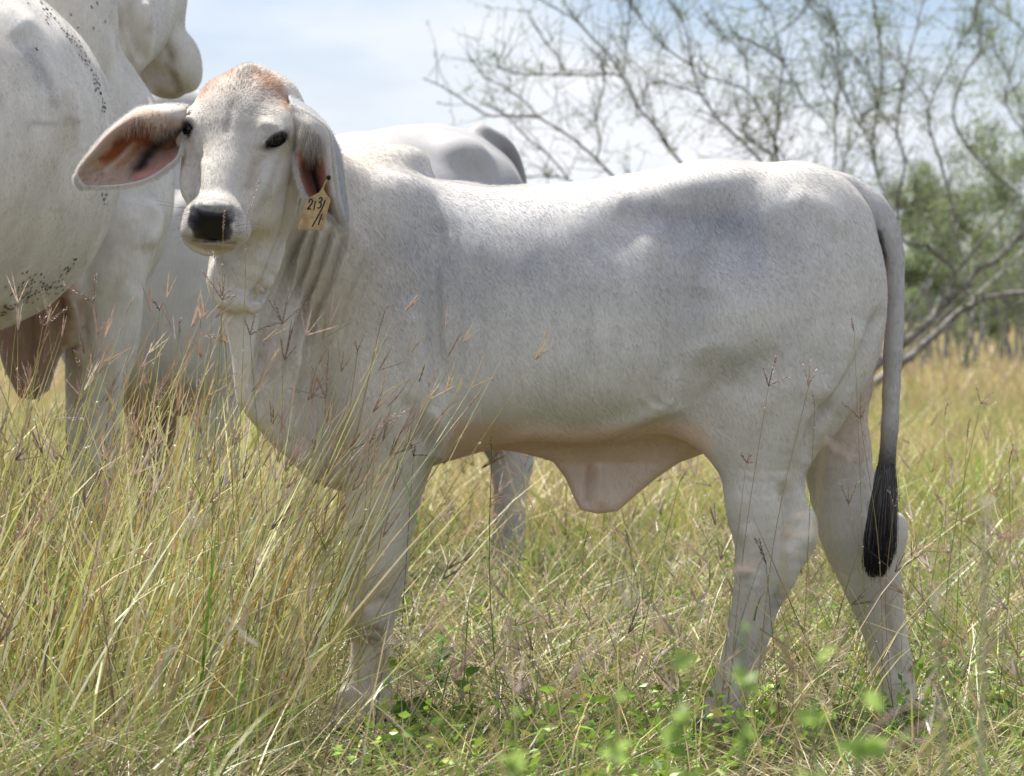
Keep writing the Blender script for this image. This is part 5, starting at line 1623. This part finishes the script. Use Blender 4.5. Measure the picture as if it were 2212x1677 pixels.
tree(19.5, ['M7', 'M8', 'M9', 'T1', 'T3', 'T6', 'T7'], [(1800, 960), (1840, 880), (1892, 829)], 'low slanting dark trunk with dead hanging twigs right of the tail', .0095, 20, 1.6, .045, M_BARK)

def bush(px, py, rpx, Y, label, n=2600, cols=None, cat='bush', flat=1.0, size=(.014, .034)):
    s = S0 * D0 / (D0 + Y)
    c = np.array(P3(px, py, Y)); R = rpx / s
    root = empty('bush', (c[0], Y, 0))
    tag(root, label, cat, 'bushes behind the trees')
    r = np.random.default_rng(int(px * 7 + py))
    # clumps, so that gaps stay open
    k = 26
    cc = r.normal(0, .50, (k, 3)) * R + c
    cc[:, 2] = np.maximum(cc[:, 2], .25)
    cr_ = r.uniform(.22, .48, k) * R
    a = r.integers(0, k, n)
    d = r.normal(0, 1, (n, 3)); d /= np.linalg.norm(d, axis=1)[:, None]
    P = cc[a] + d * (cr_[a] * r.random(n) ** .45)[:, None]
    P[:, 2] = np.maximum(P[:, 2], .05 + .1 * r.random(n))
    cols = cols or [(.32, .38, .20), (.25, .31, .16), (.38, .43, .24), (.20, .25, .14)]
    col = np.array(cols)[r.integers(0, len(cols), n)] * r.uniform(.75, 1.2, (n, 1)) * (.8 + .4 * r.random(k)[a])[:, None]
    V, F, C = leaflets(P, r.normal(0, 1, (n, 3)), r.uniform(*size, n) * Y / 26, r.uniform(size[0] * .7, size[1] * .7, n) * Y / 26, col)
    o = part('foliage', root, V, F, M_LEAF, col=C, smooth=False); o['kind'] = 'stuff'
    mb = MB()
    for q in range(5):
        e = cc[q]
        b0 = np.array([c[0] + r.normal(0, .12), Y + r.normal(0, .12), -.03])
        mid = (b0 + e) / 2 + r.normal(0, .08, 3)
        pts = spline([b0, mid, e], 5)
        V, F = tube(pts, np.linspace(.014, .004, len(pts)), 5); mb.add(V, F, (0, 0, 0))
    part('stem', root, *mb.get()[:2], M_BARK)
for a in [(1975, 590, 80, 27, 'grey green bush just right of the tail, low behind the slanting trunks'), (2085, 470, 120, 28, 'tall bright green bush behind the leaning trunk'),
          (2175, 400, 130, 27.5, 'tallest green bush at the right edge of the view'), (2200, 590, 110, 30, 'dense dark green bush at the right edge, low behind the trunks'),
          (2070, 610, 90, 31, 'dark green bush in the gap between the two slanting trunks'), (2000, 450, 70, 29, 'small airy bush directly right of the tail root'),
          (338, 400, 165, 24, 'green bush showing between the big cow and the calf ear'), (2150, 660, 70, 33, 'low dark thicket at the foot of the right hand trunks')]:
    bush(a[0], a[1], a[2], a[3], a[4], 7000 if a[0] > 1900 else 6000)

# far scrub along the horizon
ft = MB()
r = np.random.default_rng(77)
nb = 240
bx = r.uniform(-60, 60, nb); by = r.uniform(85, 150, nb); bh = r.uniform(.8, 2.0, nb)
n = 60
P = np.stack([bx[:, None] + r.normal(0, 1.1, (nb, n)), by[:, None] + r.normal(0, .8, (nb, n)), np.abs(r.normal(.45, .3, (nb, n))) * bh[:, None]], -1).reshape(-1, 3)
c = np.array([(.12, .17, .08), (.09, .13, .06), (.16, .20, .09)])[r.integers(0, 3, nb * n)] * r.uniform(.8, 1.2, (nb * n, 1))
V, F, C = leaflets(P, r.normal(0, 1, (nb * n, 3)), r.uniform(.25, .6, nb * n), r.uniform(.2, .4, nb * n), c)
o = new_mesh('undergrowth', V, F, M_LEAF, col=C, smooth=False)
tag(o, kind='stuff')

# ================================================================== SINGLE STALKS, WEEDS
M_STALK = mat_leafy('stalk', .3, .5)
def stalk(root_px, head, fingers, Y, w=2.6, colr=None, head_col=None, bend=0, r=None, lab=None, two=None):
    """one grass stalk: base x at the ground, px head, px finger tips"""
    h = np.array(P3(*head, Y))
    bx = P3(root_px, 0, Y)[0]
    base = np.array([bx, Y + rr_.uniform(-.05, .05), 0.0])
    root = empty('grass_stalk', tuple(base))
    tag(root, lab or 'tall straw coloured grass stalk with a purple brown fingered seed head in front of the calf', 'grass stalk', 'single grass stalks in front of the animals')
    mid = base * .45 + h * .55 + np.array([bend * .001, 0, .015])
    pts = spline([base, mid, h], 7)
    n = len(pts)
    t = np.linspace(0, 1, n)
    rad = (w * (1 - .55 * t)) * .5 / S0
    V, F = tube(pts, rad, 5)
    c = np.array(colr or rr_.choice([(.52, .45, .18), (.40, .42, .12), (.48, .36, .13), (.30, .36, .10)]))
    c2 = c * .8 + np.array([.05, .02, .01])
    C = np.repeat(c[None] * (1 - t[:, None]) + c2[None] * t[:, None], 5, 0)
    part('stem', root, V, F, M_STALK, col=C)
    # joints with a drop of dew
    for q in range(3):
        k = rr_.randrange(3, n - 1)
        V, F = uv_ball(pts[k], .0019, 8, 5)
        part('joint', root, V, F, M_STALK, col=np.tile([[.66, .66, .60]], (len(V), 1)))
    hc = np.array(head_col or rr_.choice([(.40, .25, .19), (.46, .33, .24), (.32, .20, .16), (.52, .38, .28)]))
    for fx, fy in fingers:
        e = np.array(P3(fx, fy, Y + rr_.uniform(-.02, .02)))
        mb = MB()
        ax = spline([h, (h + e) / 2 + np.array([0, 0, .002]), e], 5)
        V, F = tube(ax, np.linspace(.0009, .0004, len(ax)), 4); mb.add(V, F, hc * .8)
        L = np.linalg.norm(e - h); d = (e - h) / L
        m = max(8, int(L / .0034))
        tt = np.linspace(.06, 1, m)
        P = h + (e - h) * tt[:, None]
        sd = np.cross(d, [0, 1, 0]); sg = np.where(np.arange(m) % 2, 1, -1)[:, None]
        D = d * 1.0 + sd * sg * .42 + np.stack([0 * tt, RNG.normal(0, .4, m), 0 * tt], 1)
        cc = hc * RNG.uniform(.7, 1.35, (m, 1)); lt = RNG.random(m) < .22; cc[lt] = np.array([.62, .55, .50])
        V, F, C = leaflets(P, D, np.full(m, .0075) * RNG.uniform(.7, 1.2, m), np.full(m, .0026), cc)
        mb.add(V, F, C)
        V, F, C = mb.get(); part('spike', root, V, F, M_STALK, col=C, smooth=False)
    if two:
        (lx, ly), (mx, my) = two
        a = np.array(P3(lx, ly, Y)); k = pts[np.argmin(np.abs(pts[:, 2] - P3(mx, my, Y)[2]))]
        q = spline([k, (k + a) / 2 + np.array([0, 0, .02]), a], 5)
        ww = .004 * np.sin(np.linspace(.4, 3.0, len(q))); sd = np.array([.5, .85, .1])
        V = np.concatenate([q - sd * ww[:, None], q + sd * ww[:, None]]); m = len(q)
        part('leaf', root, V, np.array([[i, i + 1, m + i + 1, m + i] for i in range(m - 1)]), M_STALK, col=np.tile([[.20, .30, .06]], (2 * m, 1)))
    return root
SK = [
 (608, (610, 700), [(580, 648), (592, 652), (624, 630), (663, 655), (588, 702)], -.45, 2.4), (455, (480, 648), [(438, 588), (472, 608), (500, 622), (507, 640), (486, 600)], -.72, 3.2),
 (350, (202, 655), [(137, 612), (207, 596)], -.3, 2.4), (-40, (92, 706), [(84, 672), (104, 660), (142, 668)], -.3, 3.0), (640, (704, 862), [(672, 790), (706, 792), (710, 760), (628, 840)], -.5, 2.6),
 (600, (822, 700), [(838, 660)], -.55, 5.5, (.56, .47, .20)), (700, (772, 760), [(783, 733), (768, 738)], -.5, 4.0), (470, (534, 465), [(558, 394)], -.78, 2.6, (.50, .46, .18), (.55, .42, .38)),
 (462, (482, 500), [(484, 458)], -.75, 2.2), (455, (464, 560), [(462, 548)], -.75, 2.0), (1875, (1845, 716), [(1838, 690)], -.32, 2.0), (1560, (1660, 834), [(1648, 796), (1677, 770), (1704, 814)], -.35, 2.2),
 (1620, (1746, 836), [(1737, 790), (1750, 782), (1760, 802)], -.35, 2.4, (.48, .36, .13)), (1905, (1858, 905), [(1818, 870), (1860, 848), (1866, 888)], -.3, 2.2), (1900, (1833, 1090), [(1816, 1048), (1832, 1046), (1852, 1044)], -.4, 2.2),
 (1545, (1612, 1000), [(1602, 982), (1622, 980), (1636, 1000)], -.4, 2.2), (1330, (1468, 1042), [(1492, 1006)], -.4, 3.0), (2010, (2118, 872), [(2108, 832), (2142, 850), (2146, 872)], -.2, 2.2),
 (2060, (2089, 945), [(2094, 908)], -.2, 2.2), (850, (893, 985), [(887, 962), (897, 964), (926, 985)], -.3, 2.2, (.14, .22, .05), (.16, .10, .09)), (300, (386, 730), [(390, 690)], -.3, 2.2, None, (.22, .12, .11)),
 (250, (345, 672), [(332, 650), (348, 660)], -.2, 1.8, (.22, .2, .08), (.12, .09, .08)), (560, (540, 724), [(528, 690), (552, 680), (582, 704)], -.5, 2.6), (500, (487, 740), [(462, 724), (438, 722)], -.6, 3.2),
 (570, (420, 880), [(408, 830), (434, 812)], -.35, 3.0), (300, (330, 880), [(340, 830), (352, 820), (362, 838)], -.3, 3.6), (520, (500, 860), [(486, 830), (520, 810)], -.5, 2.6), (20, (44, 850), [(36, 800)], -.2, 2.6),
 (-60, (120, 905), [(176, 905)], -.9, 5, (.52, .44, .2), (.5, .38, .30)), (170, (172, 800), [(162, 760), (176, 744)], -.3, 2.4), (760, (812, 930), [(884, 884), (850, 895)], -.75, 4.5, (.55, .47, .22), (.55, .42, .36)),
 (700, (798, 960), [(812, 930)], -.5, 3.5), (690, (748, 1040), [(772, 1002), (776, 985)], -.4, 2.4), (1940, (1930, 1096), [(1920, 1060), (1946, 1068)], -.3, 2.2), (1730, (1760, 880), [(1756, 850)], -.3, 2.2, (.48, .36, .12)),
 (1180, (1262, 1180), [(1270, 1150)], -.3, 2.0), (1085, (1062, 980), [(1060, 950)], -.35, 3.4, (.14, .24, .05), (.16, .25, .06)), (1400, (1366, 1120), [(1374, 1098)], -.3, 2.0), (1560, (1640, 1220), [(1660, 1190)], -.3, 2.4),
 (1690, (1655, 1220), [(1640, 1170), (1630, 1160)], -.35, 2.4, (.2, .16, .1), (.13, .1, .09)), (2150, (2180, 1000), [(2190, 960)], -.3, 2.2), (1990, (2040, 900), [(2050, 860)], .4, 2.0),

 (2150, (2128, 1150), [(2126, 1075), (2142, 1085)], -5.45, 9, (.56, .54, .34), (.66, .60, .46), 'blurred thick pale grass stalk close up at the right edge, the tallest there'), (2040, (2020, 1330), [(2016, 1270), (2030, 1276)], -5.5, 9, (.56, .54, .34), (.66, .60, .46), 'blurred thick pale grass stalk close up, second from the right edge, lower'),
 (1700, (1780, 950), [(1832, 985)], -5.0, 4, (.5, .42, .2), (.66, .55, .48), 'blurred grass stalk whose pinkish head crosses the far hind leg below the thigh'), (1650, (1690, 1165), [(1730, 1110), (1752, 1150)], -5.2, 5, (.54, .46, .2), (.62, .52, .40), 'blurred yellowish grass stalk rising in front of the near hock'),
 (1500, (1570, 1240), [(1618, 1225)], -5.2, 4, (.54, .46, .2), (.62, .46, .38), 'blurred grass stalk with one pinkish head in front of the near hind shank'), (1750, (1860, 1590), [(1930, 1545), (1950, 1530)], -4.8, 4, (.5, .4, .25), (.50, .34, .30), 'blurred pink headed grass stalk at the bottom right, the higher of a pair'),
 (1850, (1900, 1620), [(2000, 1560), (1985, 1600)], -4.8, 4, (.5, .4, .25), (.50, .34, .30), 'blurred pink headed grass stalk at the bottom right, the lower of a pair'), (300, (400, 1160), [(440, 1120), (420, 1100)], -5.2, 4, (.54, .46, .2), (.60, .48, .42), 'blurred pale headed grass stalk in the left foreground below the big cow leg'),
 (330, (350, 1430), [(372, 1400), (330, 1490)], -4.6, 4, (.54, .46, .2), (.66, .56, .52), 'blurred drooping whitish seed head low in the left foreground grass'), (900, (1230, 1470), [(1280, 1380), (1290, 1400)], -4.5, 4, (.5, .4, .25), (.48, .36, .32), 'blurred brownish seed head low in the foreground below the belly flap'),
]
def where(hx, hy):
    for x0, y0, x1, y1, t in ((400, 380, 580, 580, 'muzzle of the calf'), (420, 580, 560, 760, 'throat of the calf'), (560, 560, 700, 800, 'neck folds of the calf'), (560, 680, 730, 900, 'chest of the calf'), (730, 640, 900, 990, 'shoulder of the calf'),
                              (-99, 560, 140, 950, 'brown skin fold of the big cow'), (140, 560, 310, 950, 'front leg of the big cow'), (310, 560, 470, 950, 'legs of the white cow behind'), (1000, 900, 1140, 1400, 'open gap left of the belly flap'),
                              (1200, 1000, 1520, 1400, 'grass below the belly flap'), (1540, 760, 1740, 950, 'thigh of the calf'), (1540, 950, 1730, 1300, 'near hind leg of the calf'), (1740, 800, 1880, 1150, 'far hind leg of the calf'),
                              (1800, 600, 1890, 800, 'buttock of the calf'), (1880, 1000, 1980, 1300, 'black tail switch of the calf'), (1980, 700, 2300, 1300, 'open grass right of the tail')):
        if x0 <= hx < x1 and y0 <= hy < y1:
            return t
    return 'white animals'
NUM = ['no', 'one', 'two', 'three', 'four', 'five']
seen_ = {}
def stalk_label(s):
    if len(s) > 7:
        return s[7]
    nm = 'dark' if (len(s) > 6 and s[6] and sum(s[6]) < .4) else 'pale' if (len(s) > 6 and s[6]) else 'purple brown'
    b_ = 'thick' if s[4] > 3.5 else 'slim'
    t = '%s grass stalk, %s %s spike%s, before the %s' % (b_, NUM[len(s[2])], nm, 's' if len(s[2]) > 1 else '', where(*s[1]))
    c = seen_.get(t, 0); seen_[t] = c + 1
    if c:
        t = t.replace(' grass stalk', ' shorter grass stalk' if c == 1 else ' leaning grass stalk', 1)
    return t
for s in SK:
    stalk(s[0], s[1], s[2], s[3], s[4], s[5] if len(s) > 5 else None, s[6] if len(s) > 6 else None, rr_.uniform(-20, 20), lab=stalk_label(s))

# leafy weeds
def leaf_grid(L, Wd, col, up=.2):
    t = np.linspace(0, 1, 7); w = Wd * np.sin(np.pi * np.clip(t, .02, .97) ** .75) * .5
    V = []
    for a, b in zip(t, w):
        z = up * L * math.sin(a * 2.2) * .5
        V += [(a * L, -b, z + b * .35), (a * L, 0, z), (a * L, b, z + b * .35)]
    F = []
    for i in range(6):
        for j in range(2):
            F.append((i * 3 + j, i * 3 + j + 1, i * 3 + j + 4, i * 3 + j + 3))
    return np.array(V), np.array(F)
def weed(px, Y, h, nl, ls, col, label, cat='weed', spread=.5, lean=(0, 0), f0=.25):
    bx = P3(px, 0, Y)[0]
    root = empty('weed', (bx, Y, 0))
    tag(root, label, cat, 'leafy weeds among the grass')
    st = spline([(0, 0, 0), (lean[0] * h * .4 + rr_.gauss(0, .01), lean[1] * h * .4, h * .5), (lean[0] * h, lean[1] * h, h)], 6) + np.array([bx, Y, 0])
    part('stem', root, *tube(st, np.linspace(.0035, .0012, len(st)), 5), mat_weed_stem)
    V0, F0 = leaf_grid(1.0, .62, col)
    C0 = np.tile(np.array([col]), (len(V0), 1)) * (1 + .12 * np.sin(np.arange(len(V0)))[:, None])
    first = None
    for q in range(nl):
        f = (q + 1) / nl
        i = int((f0 + (1 - f0) * f) * (len(st) - 1))
        if first is None:
            first = part('leaf', root, V0 + np.array(root.location), F0, M_LEAF2, col=C0)
            o = first
        else:
            o = first.copy(); COL.objects.link(o)
        o.parent = root
        o.location = st[i] - np.array(root.location)
        o.rotation_euler = (rr_.gauss(0, .5 if Y > -3 else 1.0), rr_.uniform(-.7, .35) if Y > -3 else rr_.uniform(-1.1, 1.0), q * 2.4 + rr_.gauss(0, .4))
        s = ls * rr_.uniform(.6, 1.2)
        o.scale = (s, s, s)
    return root
mat_weed_stem = mat_plain('green_stem', (.16, .22, .06), .6, .3)
M_LEAF2 = mat_leafy('weed_leaf', .6, .42)
G1_ = (.20, .34, .045); G2_ = (.10, .20, .045)
weed(880, -.35, .10, 9, .050, G2_, 'dark green broad leaved weed beside the front hoof of the calf', spread=.4)
weed(868, -.62, .075, 3, .052, (.26, .40, .06), 'single bright green round leaf weed just in front of the front hoof')
weed(1010, -.2, .14, 12, .040, G1_, 'green long leaved weed in the grass right of the front leg')
weed(960, .5, .17, 14, .042, (.12, .24, .05), 'dark leafy weed in the shade behind the front leg')
weed(1270, .2, .11, 10, .034, G1_, 'light green weed below the belly flap')
for px, Y, h, nl, ls, ln, lb in [(1590, -5.3, .595, 14, .019, (.02, 0), 'blurred bright green sprig in the foreground below the near hind leg, tallest of its row'), (1515, -5.35, .565, 12, .020, (-.08, 0), 'blurred bright green sprig in the foreground left of the near hind hoof'),
                                 (1690, -5.4, .570, 14, .019, (.1, 0), 'blurred bright green sprig in the foreground between the two hind hooves'), (1790, -5.4, .548, 12, .020, (.1, 0), 'blurred low bright green sprig in the foreground near the right hind hoof'),
                                 (1400, -5.3, .535, 9, .019, (-.1, 0), 'blurred low bright green sprig at the bottom edge left of the sprig row'), (1110, -5.4, .530, 7, .019, (0, 0), 'blurred bright green sprig at the bottom edge below the belly')]:
    weed(px, Y, h, nl + 10, ls * 1.05, (.36, .50, .13), lb, lean=(ln[0] * .5, 0), f0=.74)
